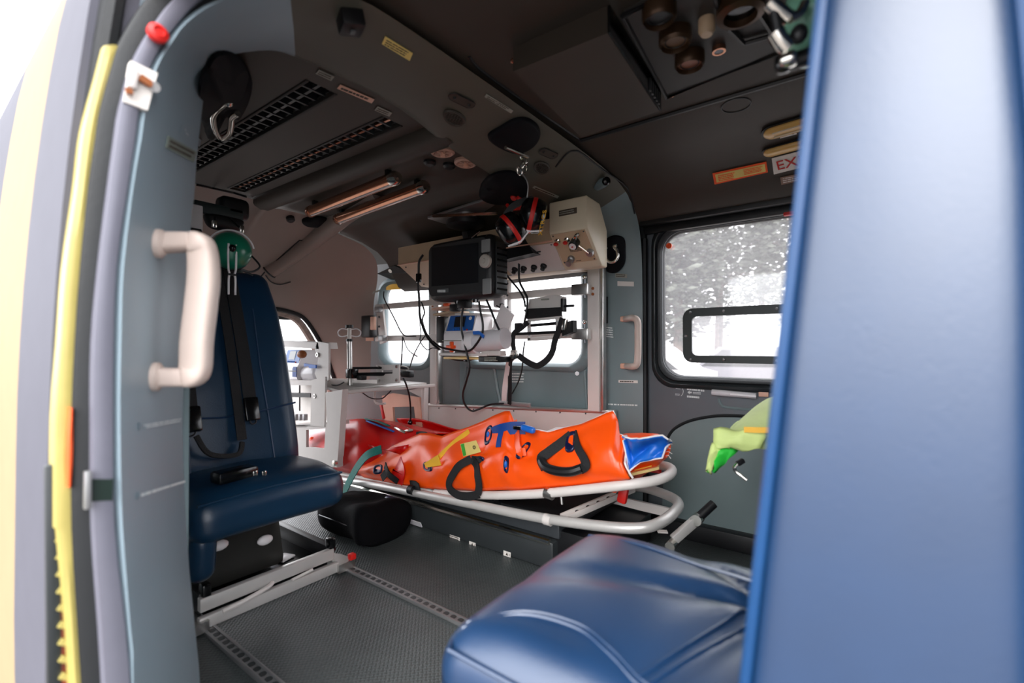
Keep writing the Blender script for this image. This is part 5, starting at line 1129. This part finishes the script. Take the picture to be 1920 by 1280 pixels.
# light tubes
for k, (a, c, lb) in enumerate((((584, 396), (738, 335), 'upper of two ceiling tube lights'), ((636, 410), (792, 352), 'lower of two ceiling tube lights, nearer the wall rack'))):
    T = thing('tube_light', lb, 'ceiling light', P(660, 360, z=1.25), 'ceiling tube lights')
    p, q = P(*a, z=1.255), P(*c, z=1.255)
    b = B(); b.tube([p, q], .022, 16); b.build('tube', 'copper_tube', T, smooth=50)
    d = (q-p).normalized(); w_ = V((0, 0, 1)).cross(d)
    b = B(); b.bar(p+d*.01+V((0, -.006, -.020)), q-d*.01+V((0, -.006, -.020)), .008, .006); b.build('lens_strip', 'white_gloss', T)
    for e, s_ in ((p, -1), (q, 1)):
        bb = B(); bb.lathe(e, d*s_, [(.0235, -.008), (.0235, .012), (.017, .024), (.0, .027)], 16); bb.build('end_cap', 'chrome' if s_ > 0 else 'copper_tube', T)
        bb = B(); bb.bar(e-d*s_*.03, e-d*s_*.03+V((0, 0, .04)), .02, .012); bb.build('bracket', 'steel_dark', T)
# round air outlets
for u, v, lb in ((830, 282, 'left of two round air outlets in the ceiling'), (873, 302, 'right of two round air outlets in the ceiling')):
    c, n = hit(u, v, .006); T = thing('air_outlet', lb, 'air vent', c, 'round ceiling air outlets')
    b = B(); b.lathe(c, n, [(.036, -.008), (.036, .002), (.030, .006), (.026, .004), (.024, -.002), (0, -.002)], 26); b.build('rim', mat('outlet_pink', (196, 158, 140), .5), T)
    for a in (0, 1.05, 2.1): 
        M = frame(n); d = M @ V((cos(a), sin(a), 0)); bb = B(); bb.bar(c-d*.024+n*.003, c+d*.024+n*.003, .004, .005); bb.build('vane', 'outlet_pink', T)
    b = B(); b.lathe(c, n, [(.008, 0), (.008, .012), (0, .013)], 12); b.build('knob', 'peach', T)
for u, v in ((806, 302), (842, 308)):
    c, n = hit(u, v, .002); b = B(); b.lathe(c, n, [(.02, -.004), (.02, .006), (.013, .012), (0, .012)], 16); b.build('ceiling_stud', 'black', None, label='dark round stud in the ceiling %s' % ('left of the air outlets' if u < 820 else 'below the air outlets'), cat='stud')
# loudspeaker grilles with screwed cover plates on the roof beam
for cu, cv, gu, gv, lb in ((866, 186, 852, 217, 'loudspeaker grille under a screwed cover plate at the left of the beam'), (1028, 286, 1016, 311, 'loudspeaker grille under a screwed cover plate beside the hook pad')):
    c, n = hit(cu, cv, .002); g, gn = hit(gu, gv, .002); T = thing('speaker_grille', lb, 'loudspeaker', c, 'roof beam loudspeakers')
    M = frame(n, (0, 1, 0)); ax = V((.15, 1, 0)); ax = (ax-n*ax.dot(n)).normalized(); bx = n.cross(ax)
    out = [c+ax*(.022*math.copysign(1, cos(a))+.014*cos(a))+bx*.014*sin(a) for a in [2*pi*k/20 for k in range(20)]]
    bb = B(); bb.prism(out, n*.003); cp_ = bb.build('cover_plate', 'liner', T)
    bb = B(); bb.tube([p+n*.002 for p in out], .0016, 6, closed=True); bb.build('plate_gap', 'black', cp_)
    for s_ in (-1, 1): bb = B(); bb.sph(c+ax*.022*s_+n*.003, .004, n=8); bb.build('screw', 'black', cp_)
    out = [g+ax*.03*cos(a)*(1 if True else 1)+(g-c).normalized()*(.02*sin(a)+(.010 if sin(a) > 0 else 0)*sin(a)) for a in [2*pi*k/24 for k in range(24)]]
    bb = B(); bb.prism(out, n*.002); gb = bb.build('grille_back', 'black', T)
    bb = B(); bb.tube([p+n*.002 for p in out], .004, 6, closed=True); bb.build('grille_rim', 'liner', T)
    e2 = (g-c).normalized()
    for k in range(-3, 5):
        w_ = .028*sqrt(max(.05, 1-(k*.0058/.026)**2)); bb = B(); bb.bar(g+e2*k*.0058-ax*w_+n*.003, g+e2*k*.0058+ax*w_+n*.003, .0022, .002); bb.build('mesh_bar', 'liner', gb)
    for k in range(-3, 4):
        bb = B(); bb.bar(g+ax*k*.008-e2*.016+n*.003, g+ax*k*.008+e2*.02+n*.003, .0018, .002); bb.build('mesh_bar', 'liner', gb)
# hook pads with shackles
def pad(px, label, group='black hook pads'):
    hs = [hit(u, v, .001) for u, v in px]; c = sum((h[0] for h in hs), V())/len(hs); n = sum((h[1] for h in hs), V()).normalized()
    T = thing('hook_pad', label, 'hook', c, group); ol = cr([h[0] for h in hs], 4, True)
    bb = B(); bb.loft([[p for p in ol], [p+n*.008 for p in ol], [c+(p-c)*.9+n*.013 for p in ol], [c+(p-c)*.3+n*.014 for p in ol]], True, True); bb.build('pad', 'pad_black', T, smooth=60); return T, c, n
T, c, n = pad([(386, 120), (408, 94), (440, 100), (462, 122), (470, 160), (452, 210), (420, 250), (392, 258), (378, 225), (370, 170)], 'large black pad with chrome shackle on the near post')
sh = [hit(u, v, .04)[0] for u, v in ((428, 158), (410, 172), (400, 190), (404, 215), (415, 232), (430, 222), (434, 205), (436, 190), (446, 182))]
b = B(); b.tube(cr(sh, 4), .0075, 8); b.build('shackle', 'chrome', T, smooth=60)
b = B(); b.sph(sh[0], .012, n=10); b.build('shackle_pin', 'chrome', T)
T, c, n = pad([(1134, 452), (1150, 441), (1170, 446), (1173, 470), (1171, 495), (1155, 511), (1136, 506), (1130, 480)], 'black pad with chrome shackle beside the far door')
sh = [P(u, v, y=1.64) for u, v in ((1138, 463), (1134, 470), (1136, 482), (1143, 491), (1152, 490), (1158, 482), (1157, 470), (1151, 462), (1156, 460))]
b = B(); b.tube(cr(sh, 4), .006, 8); b.build('shackle', 'chrome', T, smooth=60)
T, c, n = pad([(914, 253), (935, 236), (965, 220), (990, 220), (1010, 236), (1010, 256), (995, 274), (968, 284), (935, 272)], 'black teardrop pad with a rod and clips in the roof beam')
h0, h1 = hit(945, 258, .03)[0], P(990, 294, d=1.38)
b = B(); b.cyl(h0, h1, .005, n=8); b.build('rod', 'chrome', T)
ch = [P(u, v, d=1.40) for u, v in ((968, 285), (976, 292), (984, 300), (978, 308), (984, 316), (974, 320))]
for i, p in enumerate(ch):
    bb = B(); M = frame(V((sin(i*1.3), cos(i*1.3), .4))); bb.tube([p+M @ V((.008*cos(a), .012*sin(a), 0)) for a in [2*pi*k/12 for k in range(12)]], .0028, 6, closed=True); bb.build('chain_link', 'chrome', T)
b = B(); b.tube(cr([ch[-1], P(986, 335, d=1.42), P(990, 350, d=1.43), P(988, 370, d=1.44)], 5), .0018, 5); b.build('wire', 'alu_dull', T)
T, c, n = pad([(902, 345), (920, 326), (950, 318), (972, 324), (990, 345), (985, 368), (955, 380), (920, 378), (900, 366)], 'round dark dish with red shackle above the monitor')
b = B(); b.tube(cr([hit(u, v, .035)[0] for u, v in ((952, 366), (960, 374), (978, 372), (980, 360), (970, 352))], 4), .006, 8); b.build('red_shackle', 'red_plain', T)
b = B(); b.lathe(hit(964, 358, .012)[0], n, [(.012, 0), (.012, .014), (.008, .02)], 12); b.build('pin', 'red_plain', T)
# small latch on the rear duct, knob and studs
T, c, n = pad([(566, 411), (580, 405), (600, 404), (616, 410), (612, 420), (590, 423), (572, 420)], 'small black recess with wire latch below the tube lights')
b = B(); b.tube(cr([hit(u, v, .012)[0] for u, v in ((578, 412), (584, 407), (604, 408), (610, 414), (606, 418))], 4), .003, 6); b.build('wire_latch', 'chrome', T)
c, n = hit(544, 408, .0); b = B(); b.lathe(c, n, [(.018, 0), (.018, .014), (.012, .02), (0, .02)], 16); b.build('rear_stud', 'black', None, label='dark round stud left of the wire latch recess', cat='stud')
KB = thing('tie_down_knob', 'black knob on a grey boss high on the far post', 'knob', hit(1128, 343)[0]); c, n = hit(1126, 344); kd = V((.8, -.5, -.1)).normalized()
b = B(); b.lathe(c, kd, [(.02, -.02), (.018, .02), (.014, .03)], 16); b.build('boss', 'paint_grey', KB)
b = B(); b.lathe(c+kd*.03, kd, [(.013, 0), (.014, .012), (.008, .018), (0, .018)], 14); b.build('cap', 'black_gloss', KB)
c, n = hit(655, 28, .0); b = B(); b.box(c+n*.012, (.045, .04, .03), frame(n, (.4, 1, 0)), .004); sn_ = b.build('roof_sensor', 'black', None, label='small black square sensor on the roof beam', cat='sensor')
b = B(); b.box(c+n*.029, (.012, .008, .003), frame(n, (.4, 1, 0))); b.build('sensor_window', 'hose_grey', sn_)
# wall pieces by the small window
o = decal('wall_plate', [(708, 512), (740, 497), (770, 510), (738, 525)], 'black', 'black screwed plate above the small side window', 'plate', th=.004)
b = B(); p, n = hit(733, 507, .006); b.lathe(p, n, [(.011, 0), (.011, .002), (0, .002)], 14); b.build('silver_disc', 'chrome', o)
WB = thing('wall_socket', 'black wall socket with peach connector left of the small window', 'socket', P(690, 640, y=1.6))
b = B(); b.box(P(692, 612, y=1.585), (.08, .05, .12), None, .008); b.build('box', 'black', WB)
b = B(); b.box(P(700, 606, y=1.555), (.03, .02, .07), None, .003); b.build('connector', 'peach', WB)
dp = [hit(u, v, -.016)[0] for u, v in ((502, 512), (540, 486), (590, 448), (650, 405), (715, 368))]
b = B(); b.tube(cr(dp, 5), .042, 16); DU = b.build('air_duct', 'liner_rear', WR, smooth=60)
b = B(); b.tube([dp[0]+(dp[1]-dp[0]).normalized()*.01+frame(dp[1]-dp[0]) @ V((.043*cos(a), .043*sin(a), 0)) for a in [2*pi*k/20 for k in range(20)]], .004, 6, closed=True); b.build('duct_ring', 'black', DU)
# hatch outline and rear wall marks
b = B(); b.tube([hit(u, v, .001)[0] for u, v in ((487, 521), (500, 505), (530, 478), (562, 450), (574, 452))], .003, 5); b.build('hatch_joint', 'black', WR)
b = B(); b.tube(cr([hit(u, v, .001)[0] for u, v in ((498, 516), (508, 528), (525, 533), (545, 528))], 4), .003, 5); b.build('hatch_joint', 'black', WR)
b = B(); b.tube([hit(u, v, .001)[0] for u, v in ((368, 346), (400, 353), (440, 362), (462, 369))], .004, 5); b.build('panel_joint', 'black', CE)
# ---------------------------------------------------------------- front ceiling: joints, console box, control panel
def cz(y):
    for (a, za), (c, zc) in zip(pf, pf[1:]):
        if a <= y <= c: return za+(zc-za)*(y-a)/(c-a)
    return 1.32
b = B(); b.tube([(-.67, 1.25, 1.322), (0, 1.25, 1.322), (.7, 1.25, 1.322)], .006, 6); b.build('panel_joint', 'black', CE)
b = B(); b.tube(cr([hit(u, v, .001)[0] for u, v in ((880, 105), (892, 122), (930, 152), (1000, 202), (1088, 262))], 4), .004, 6); b.build('panel_joint', 'black', CE)
b = B(); b.tube(cr([hit(u, v, .001)[0] for u, v in ((1042, 312), (1062, 288), (1076, 282), (1092, 288), (1130, 318), (1176, 352), (1190, 400))], 4), .003, 6); b.build('panel_joint', 'black', CE)
CN = thing('overhead_console', 'dark box console hanging from the front ceiling', 'console', (-.52, .98, 1.27))
cq = [P(u, v, z=1.272) for u, v in ((962, 134), (1139, 62), (1236, 208), (1090, 258))]
b = B(); b.prism(cq, (0, 0, .07)); b.build('box', 'liner', CN)
b = B(); q = [cq[1], cq[2], cq[2]+V((0, 0, .05)), cq[1]+V((0, 0, .05))]; b.prism([p+V((.001, 0, 0)) for p in q], (.004, 0, 0)); ef = b.build('end_face', 'black_gloss', CN)
for k in range(5):
    p = cq[1].lerp(cq[2], .72+.05*k)+V((.006, 0, .018)); bb = B(); bb.box(p, (.006, .010, .03), None, .002); bb.build('end_switch', 'charcoal', ef)
OP = thing('control_panel', 'dark overhead panel with gauges and knobs beside the box console', 'control panel', (-.2, .9, 1.315))
oq = [P(u, v, z=1.312) for u, v in ((1168, 30), (1360, -70), (1470, 95), (1250, 182))]
b = B(); b.prism(oq, (0, 0, .02)); b.build('plate', 'liner_dark', OP)
b = B(); b.tube(oq, .006, 6, closed=True); b.build('plate_edge', 'black', OP)
for u, v, r, m in ((1236, 26, .030, 'charcoal'), (1266, 72, .031, mat('face_tan', (110, 82, 58), .5)), (1293, 114, .030, mat('face_pink', (150, 96, 74), .5))):
    c = P(u, v, z=1.30); bb = B(); bb.lathe(c, (0, 0, -1), [(r, -.014), (r, .008), (r*.86, .014), (r*.8, .008), (r*.8, .004)], 24); g = bb.build('gauge_ring', mat('brass_dark', (74, 54, 38), .35, .5), OP)
    bb = B(); bb.lathe(c, (0, 0, -1), [(r*.8, .002), (r*.8, .005), (0, .005)], 20); bb.build('gauge_face', m, g)
    bb = B(); bb.tube([c+V((r*.6*cos(a), r*.6*sin(a), -.007)) for a in [2*pi*k/16 for k in range(16)]], .0012, 5, closed=True); bb.build('gauge_mark', 'black', g)
c = P(1325, 48, z=1.30); b = B(); b.lathe(c, (0, 0, -1), [(.015, -.012), (.015, .01), (.010, .018), (0, .018)], 16); b.build('knob', 'cream_dark', OP)
c = P(1348, 94, z=1.305); b = B(); b.lathe(c, (0, 0, -1), [(.013, -.006), (.013, .004), (.009, .004), (.009, -.002)], 18); rg = b.build('push_ring', 'copper_tube', OP)
b = B(); b.lathe(c, (0, 0, -1), [(.0088, 0), (.0088, .003), (0, .003)], 14); b.build('push_button', 'steel_dark', rg)
c = P(1388, 18, z=1.30); b = B(); b.lathe(c, (0, 0, -1), [(.04, -.012), (.04, .01), (.028, .014), (.026, .0)], 24); hr = b.build('lamp_ring', 'brass_dark', OP)
b = B(); b.lathe(c, (0, 0, -1), [(.026, 0), (.026, .002), (0, .002)], 18); b.build('lamp_glass', 'black_gloss', hr)
b = B(); b.tube([P(u, v, z=1.305) for u, v in ((1335, -30), (1345, 10), (1368, 55), (1395, 82), (1440, 70))], .005, 6); b.build('inner_frame', 'black', OP)
for u, v in ((1259, 179), (1145, 28), (964, 115)):
    c = P(u, v, z=1.32); bb = B(); bb.lathe(c, (0, 0, -1), [(.008, -.004), (.008, .002), (.004, .004), (0, .004)], 12); bb.build('rivet', 'copper_tube', CE)
# cove above the far door: ring, lamps, signs
def cove(u, v, off=.0): return hit(u, v, off)
c, n = cove(1380, 197, .001); e1 = V((1, 0, 0)); e2 = n.cross(e1)
b = B(); b.tube([c+e1*.034*cos(a)+e2*.034*sin(a) for a in [2*pi*k/28 for k in range(28)]], .0018, 6, closed=True); b.build('round_cover_joint', 'black', CE)
def capsule(px0, px1, hw, label, m, frame_m='black'):
    p, n = cove(*px0, .004); q, n2 = cove(*px1, .004); d = (q-p).normalized(); w_ = n.cross(d).normalized()
    T = thing('cove_light', label, 'light', p, 'lights above the far door')
    def ol(r): return [p+(-d*cos(a)+w_*sin(a))*r for a in [-pi/2+pi*k/10 for k in range(11)]]+[q+(d*cos(a)-w_*sin(a))*r for a in [-pi/2+pi*k/10 for k in range(11)]]
    bb = B(); bb.prism(ol(hw*1.25), n*.004); bb.build('surround', frame_m, T)
    o = ol(hw); c = (p+q)/2; bb = B(); bb.loft([[x+n*.003 for x in o], [x+n*.008 for x in o], [c+(x-c)*.97+n*.013 for x in ol(hw*.7)]], True, True); bb.build('lens', m, T, smooth=50)
    return T, p, q, d, w_, n
T, p, q, d, w_, n = capsule((1450, 244), (1560, 211), .024, 'ribbed cove lamp above the exit sign', 'lamp_lens')
for k in (-.4, .4): bb = B(); bb.bar(p+w_*.024*k+n*.014, q+w_*.024*k+n*.014, .003, .003); bb.build('lens_rib', 'cream', T)
capsule((1444, 281), (1550, 252), .017, 'plain amber cove lamp just above the exit sign', 'lamp_lens')
NS = placard([(1459, 248), (1490, 240), (1494, 250), (1463, 258)], 0, 'small no-smoking sign under the ribbed lamp', 'label_white', name='no_smoking_sign', cat='sign')
g = [hit(u, v, .004)[0] for u, v in ((1462, 255), (1490, 244))]; b = B(); b.bar(g[0], g[1], .003, .001); b.build('red_slash', 'print_red', NS)
g = [hit(u, v, .0035)[0] for u, v in ((1466, 248), (1488, 249))]; b = B(); b.bar(g[0], g[1], .003, .001); b.build('cigarette', 'print_dark', NS)
eq = [(1447, 296), (1560, 266), (1563, 298), (1451, 326)]
EX = placard(eq, 0, 'white EXIT sign with red letters above the far door', 'label_white', name='exit_sign', cat='sign')
hs = [hit(u, v, .004) for u, v in eq]; xd = (hs[1][0]-hs[0][0]).normalized(); nd = hs[0][1]; yd = nd.cross(xd)
hl = (hs[0][0]-hs[3][0]).length
b = B(); b.text('EXIT', hs[3][0]+xd*.011+yd*hl*.22, xd, yd, hl*.78, .001); b.build('lettering', 'print_red', EX)
gl = placard([(1336, 324), (1437, 302), (1440, 322), (1340, 345)], 0, 'orange bordered instruction label beside the exit sign', 'orange_tape', name='instruction_label')
o = decal('label_face', [(1341, 326), (1434, 306), (1436, 320), (1344, 341)], 'label_yellow', par=gl, off=.003, th=.0006)
print_on([(1346, 327), (1380, 320), (1381, 333), (1348, 339)], 4, 'orange_tape', o, 61, off=.0042); print_on([(1394, 316), (1430, 309), (1431, 319), (1396, 327)], 4, 'orange_tape', o, 62, off=.0042)
placard([(1463, 332), (1520, 320), (1522, 333), (1465, 346)], 3, 'small pink lettered label under the exit sign', mat('pinkish', (150, 122, 108), .6), 'label_white', 63)
# ---------------------------------------------------------------- grab handles
GH = thing('grab_handle', 'large cream grab handle on the near post', 'handle', P(375, 720, x=-.78), 'cabin grab handles')
bx_ = -.765
path = [hit(292, 456, -.002)[0], P(352, 454, x=-.775), P(372, 457, x=bx_), P(380, 474, x=bx_), P(382, 520, x=bx_), P(376, 580, x=bx_), P(369, 640, x=bx_), P(367, 688, x=bx_), P(360, 704, x=bx_), P(340, 707, x=-.775), hit(286, 706, -.002)[0]]
pts = []
for i, p in enumerate(path): pts.append(p)
def rounded_square_tube(b, pts, hw, ax=V((.5, -.6, 0))):
    rows = []; ax = ax.normalized()
    for i, p in enumerate(pts):
        t = (pts[min(i+1, len(pts)-1)]-pts[max(i-1, 0)]).normalized(); a = (ax-t*ax.dot(t)).normalized(); c = t.cross(a)
        rows.append([p+a*hw[i][0]*math.copysign(abs(cos(q))**.55, cos(q))+c*hw[i][1]*math.copysign(abs(sin(q))**.55, sin(q)) for q in [2*pi*k/20 for k in range(20)]])
    return b.loft(rows, True, True)
HW_ = [(.014, .0135), (.015, .0135), (.016, .0165), (.016, .018), (.016, .0195), (.016, .0195), (.016, .0195), (.016, .019), (.016, .0165), (.015, .0135), (.014, .0135)]
pts = cr(path, 5); HW_ = [tuple(v)[:2] for v in cr([V((a, c, 0)) for a, c in HW_], 5)]
b = B(); rounded_square_tube(b, pts, HW_); b.build('grip', 'handle_cream', GH, smooth=80)
for u, v in ((294, 456), (288, 706)): 
    c, n = hit(u, v, .0); bb = B(); bb.lathe(c, n, [(.02, 0), (.02, .006), (.015, .01)], 16); bb.build('foot', 'handle_cream', GH)
GH2 = thing('grab_handle', 'slim cream grab handle on the far post beside the sliding door', 'handle', P(1185, 690, y=1.70), 'cabin grab handles')
b = B(); b.tube(cr([hit(1172, 598, 0)[0], P(1186, 596, y=1.66), P(1195, 602, y=1.65), P(1196, 625, y=1.65), P(1196, 660, y=1.65), P(1194, 682, y=1.65), P(1186, 687, y=1.66), hit(1174, 686, 0)[0]], 6), .0125, 12); b.build('grip', 'handle_cream', GH2, smooth=80)
for v in (598, 686): c, n = hit(1173, v); bb = B(); bb.box(c+V((0, -.006, 0)), (.035, .02, .022), None, .005); bb.build('foot', 'peach', GH2)
# ---------------------------------------------------------------- headsets and ear defenders
HB = thing('headset_bracket', 'black bracket bar with white label over the blue seat', 'bracket', P(410, 390, x=-1.62))
b = B(); b.bar(P(362, 385, x=-1.60), P(455, 405, x=-1.60), .02, .035, (0, 0, 1), .004); b.build('bar', mat('bracket_green', (38, 50, 50), .5), HB)
b = B(); b.rcube(P(436, 392, x=-1.62), (.06, .09, .07), .02, 5); b.build('joint', 'black', HB, smooth=80)
b = B(); b.rcube(P(420, 418, x=-1.61), (.05, .09, .05), .02, 5, lambda p: V((p.x, p.y*(1.2+8*p.z), p.z))); b.build('clip', 'black', HB, smooth=80)
b = B(); b.box(P(368, 408, x=-1.56), (.01, .032, .075), None, .003); b.build('white_label', 'white', HB)
b = B(); b.box(P(366, 438, x=-1.56), (.02, .03, .03), None, .004); b.build('label_holder', 'black', HB)
def headset(c, r, ax, label, m, S_=1.0):
    """ear cup with wire yoke, band and microphone boom; ax = axis of the cup"""
    T = thing('headset', label, 'headset', c, 'aviation headsets'); ax = V(ax).normalized(); M = frame(ax); c = V(c)
    bb = B(); bb.lathe(c, ax, [(r*.96, -.35*r), (r, -.1*r), (r*.98, .15*r), (r*.85, .45*r), (r*.55, .7*r), (r*.2, .8*r), (0, .82*r)], 24); bb.build('ear_cup', m, T, smooth=80)
    bb = B(); bb.lathe(c, -ax, [(r*.9, .3*r), (r*1.0, .4*r), (r*1.0, .65*r), (r*.8, .75*r), (r*.4, .7*r)], 24); bb.build('ear_cushion', 'black', T, smooth=80)
    bb = B(); bb.tube([c+M @ V((1.08*r*cos(a), 1.08*r*sin(a), .1*r)) for a in [.2+(pi-.4)*k/16 for k in range(17)]], .0028*S_, 6); bb.build('wire_yoke', 'white_gloss', T)
    k0 = c+ax*.8*r; bb = B(); bb.sph(k0, .011*S_, n=12); bb.build('pivot', 'black_gloss', T)
    for s_ in (-1, 1):
        bb = B(); bb.tube(cr([k0+V((0, .010*s_, .012))*S_, k0+V((0, .011*s_, -.02))*S_, k0+V((0, .010*s_, -.06))*S_, k0+V((0, .007*s_, -.075))*S_, k0+V((0, .009*s_, -.09))*S_, k0+V((0, .009*s_, -.135))*S_], 4), .003*S_, 6); bb.build('boom_wire', 'white_gloss', T)
    bb = B(); bb.box(k0+V((0, 0, -.077))*S_, V((.008, .02, .006))*S_, None, .001); bb.build('boom_clamp', 'black', T)
    return T
hc = P(433, 470, x=-1.50)
H1_ = headset(hc, .056, (.92, -.3, 0), 'green headset cup hanging above the blue seat', 'green_cup')
b = B(); b.tube(cr([hc+V((.02, .05, -.01)), hc+V((.03, .07, -.04)), hc+V((.03, .045, -.06)), hc+V((.02, .02, -.055)), hc+V((.03, .05, -.07))], 5), .003, 6); b.build('cord', 'black', H1_)
for dy in (-.045, .03): b = B(); b.box(hc+V((0, dy, .07)), (.012, .012, .022), None, .003); b.build('yoke_end', 'chrome', H1_)
b = B(); b.tube([hc+V((0, -.045, .07)), hc+V((-.06, -.02, .11))], .004, 6); b.build('hanger', 'black', H1_)
b = B(); b.tube([hc+V((0, .03, .07)), hc+V((-.06, .02, .11))], .004, 6); b.build('hanger', 'black', H1_)
c2 = P(1520, 45, d=.62)
H2_ = thing('headset', 'pale green headset with chrome fittings at the top of the front seat', 'headset', c2, 'aviation headsets')
b = B(); b.sph(c2, (.04, .05, .055), frame((.3, -.8, .2)), 20); b.build('ear_cup', 'green_cup_pale', H2_, smooth=80)
b = B(); b.sph(P(1498, 64, d=.57), (.010, .008, .012), n=10); b.build('cup_screw', 'black', H2_)
for px, r, m in ((((1443, 5), (1462, 22), (1480, 35)), .009, 'chrome'), (((1455, 62), (1466, 80), (1478, 92)), .010, 'chrome'), (((1480, 35), (1500, 25), (1510, 5)), .006, 'chrome'), (((1452, 20), (1458, 50), (1462, 75)), .006, 'black')):
    bb = B(); bb.tube(cr([P(u, v, d=.57) for u, v in px], 4), r, 8); bb.build('yoke_arm', m, H2_, smooth=60)
b = B(); b.rcube(P(1478, 112, d=.57), (.02, .02, .016), .006, 4); b.build('yoke_joint', 'chrome', H2_)
b = B(); b.rcube(P(1468, 120, d=.58), (.018, .02, .02), .006, 4); b.build('microphone', 'black_gloss', H2_)
b = B(); b.rcube(P(1510, 108, d=.60), (.05, .02, .02), .008, 4); b.build('cushion', 'black', H2_)
ED = thing('ear_defenders', 'black ear defenders with red bands and yellow lettering beside the oxygen box', 'ear defenders', P(980, 450, y=1.30))
for (u, v, ax, r) in ((958, 430, rt*.80+up*.60, .052), (998, 404, rt*.97-up*.23, .056)):
    c = P(u, v, d=1.50); bb = B()
    bb.lathe(c, ax, [(.0, -.042), (r*.55, -.040), (r*.86, -.030), (r*.98, -.012), (r, .0), (r*1.0, .012), (r*.92, .03), (r*.7, .040), (0, .043)], 26); cp_ = bb.build('cup', 'black_gloss', ED, smooth=80)
    bb = B(); bb.lathe(c, ax, [(r*1.015, -.007), (r*1.03, -.005), (r*1.03, .005), (r*1.015, .007)], 26); bb.build('red_band', 'red_plain', cp_)
    M = frame(ax); bb = B(); dn = (-up-ax*(-up).dot(ax)).normalized(); sd_ = ax.cross(dn)
    bb.tube([c-fw*.02+dn*(r*1.02-.012*abs(k-6)/6)+ax*(.042*(k-6)/6) for k in range(13)], .0028, 6); bb.build('wire', 'white_gloss', cp_)
c = P(998, 404, d=1.50); ax = rt*.97-up*.23
p0 = P(1022, 392, d=1.435); b = B(); b.text('XTRCS', P(1016, 441, d=1.43), up*.97+rt*.18, -rt*.6+fw*.8, .026, .001); b.build('lettering', 'yellow', ED)
b = B(); b.tube(cr([P(u, v, d=1.52) for u, v in ((948, 404), (960, 388), (978, 378), (1000, 372))], 5), .006, w=.02, hint=fw); b.build('head_band', 'black', ED)
b = B(); b.tube(cr([P(u, v, d=1.50) for u, v in ((988, 370), (985, 380), (980, 388))], 3), .002, 5); b.build('hook_wire', 'alu_dull', ED)
# ---------------------------------------------------------------- trees and cars beyond the far door
rnd = random.Random(11)
def tree(x, y, h, r, label, n=5000, seed=0):
    T = thing('tree', label, 'tree', (x, y, -.8), 'trees beyond the far window'); R_ = random.Random(seed)
    b = B(); b.tube(cr([V((x, y, -.8)), V((x+.1, y, h*.3)), V((x-.05, y+.1, h*.6)), V((x, y, h*.9))], 4), [.22-.012*k for k in range(13)], 8); b.build('trunk', mat('bark', (92, 80, 72), .8, var=.3, scale=8), T)
    for k in range(9):
        a = R_.uniform(0, 2*pi); z = h*R_.uniform(.3, .75); e = V((x+r*.8*cos(a), y+r*.8*sin(a), z+r*.4)); bb = B(); bb.tube([V((x, y, z)), V((x, y, z)).lerp(e, .5)+V((0, 0, .1)), e], [.07, .045, .015], 6); bb.build('branch', 'bark', T)
    bm = bmesh.new()
    for _ in range(n):
        d = V((R_.gauss(0, 1), R_.gauss(0, 1), R_.gauss(0, 1))).normalized()*R_.random()**.4; c = V((x+d.x*r, y+d.y*r, h*.58+d.z*h*.46)); s_ = R_.uniform(.08, .2)
        M = Matrix.Rotation(R_.uniform(0, 6.3), 3, 'Z') @ Matrix.Rotation(R_.uniform(0, 3), 3, 'X')
        bm.faces.new([bm.verts.new(c+M @ V(q)*s_) for q in ((-1, 0, 0), (0, -.45, .1), (1, 0, 0), (0, .45, .1))])
    b = B(); b.bm.free(); b.bm = bm; b.build('foliage', mat('leaves', (74, 78, 68), .6, var=.3, scale=2), T, smooth=0, kind='stuff', recalc=False)
for i, (u, yy, h, r, lb) in enumerate(((1268, 17, 6.5, 1.6, 'pale leafy tree at the left of the far window'), (1345, 23, 9.5, 2.6, 'tall leafy tree in the middle of the far window'), (1425, 30, 12.0, 3.0, 'leafy tree at the right of the far window'), (1500, 18, 9., 1.8, 'leafy tree beyond the front seat edge'))):
    p = P(u, 650, y=yy); tree(p.x, yy, h, r, lb, seed=i+3)
def car(c, L, Hh, m, label, ang=0.):
    T = thing('parked_car', label, 'car', c, 'parked cars outside'); c = V(c); Rz = Matrix.Rotation(ang, 3, 'Z'); q = lambda x, y, z: c+Rz @ V((x, y, z))
    prof = [(-L/2, .35), (-L/2, .75), (-L*.42, .88), (-L*.25, .95), (-L*.12, Hh), (L*.25, Hh), (L*.42, .98), (L/2, .9), (L/2, .35)]
    b = B(); b.prism([q(x, -.85, z) for x, z in prof], Rz @ V((0, 1.7, 0))); b.build('body', m, T)
    b = B(); b.prism([q(x, -.86, z) for x, z in ((-L*.22, .98), (-L*.10, Hh-.08), (L*.23, Hh-.08), (L*.36, 1.0))], Rz @ V((0, 1.72, 0))); b.build('side_window', 'black_gloss', T)
    for x in (-L*.32, L*.32):
        for y in (-.85, .85): b = B(); b.cyl(q(x, y-.1, .33), q(x, y+.1, .33), .33, n=18); w_ = b.build('wheel', 'rubber', T); b = B(); b.cyl(q(x, y-.11, .33), q(x, y+.11, .33), .2, n=14); b.build('hub', 'alu_dull', w_)
p = P(1240, 650, y=11); car((p.x-.9, 11, -.8), 4.0, 1.5, 'white', 'white car parked outside at the lower left of the far window', .1)
p = P(1400, 650, y=14); car((p.x, 14, -.8), 4.4, 1.5, mat('car_grey', (110, 108, 114), .3), 'grey car parked outside behind the small sliding pane', 0)
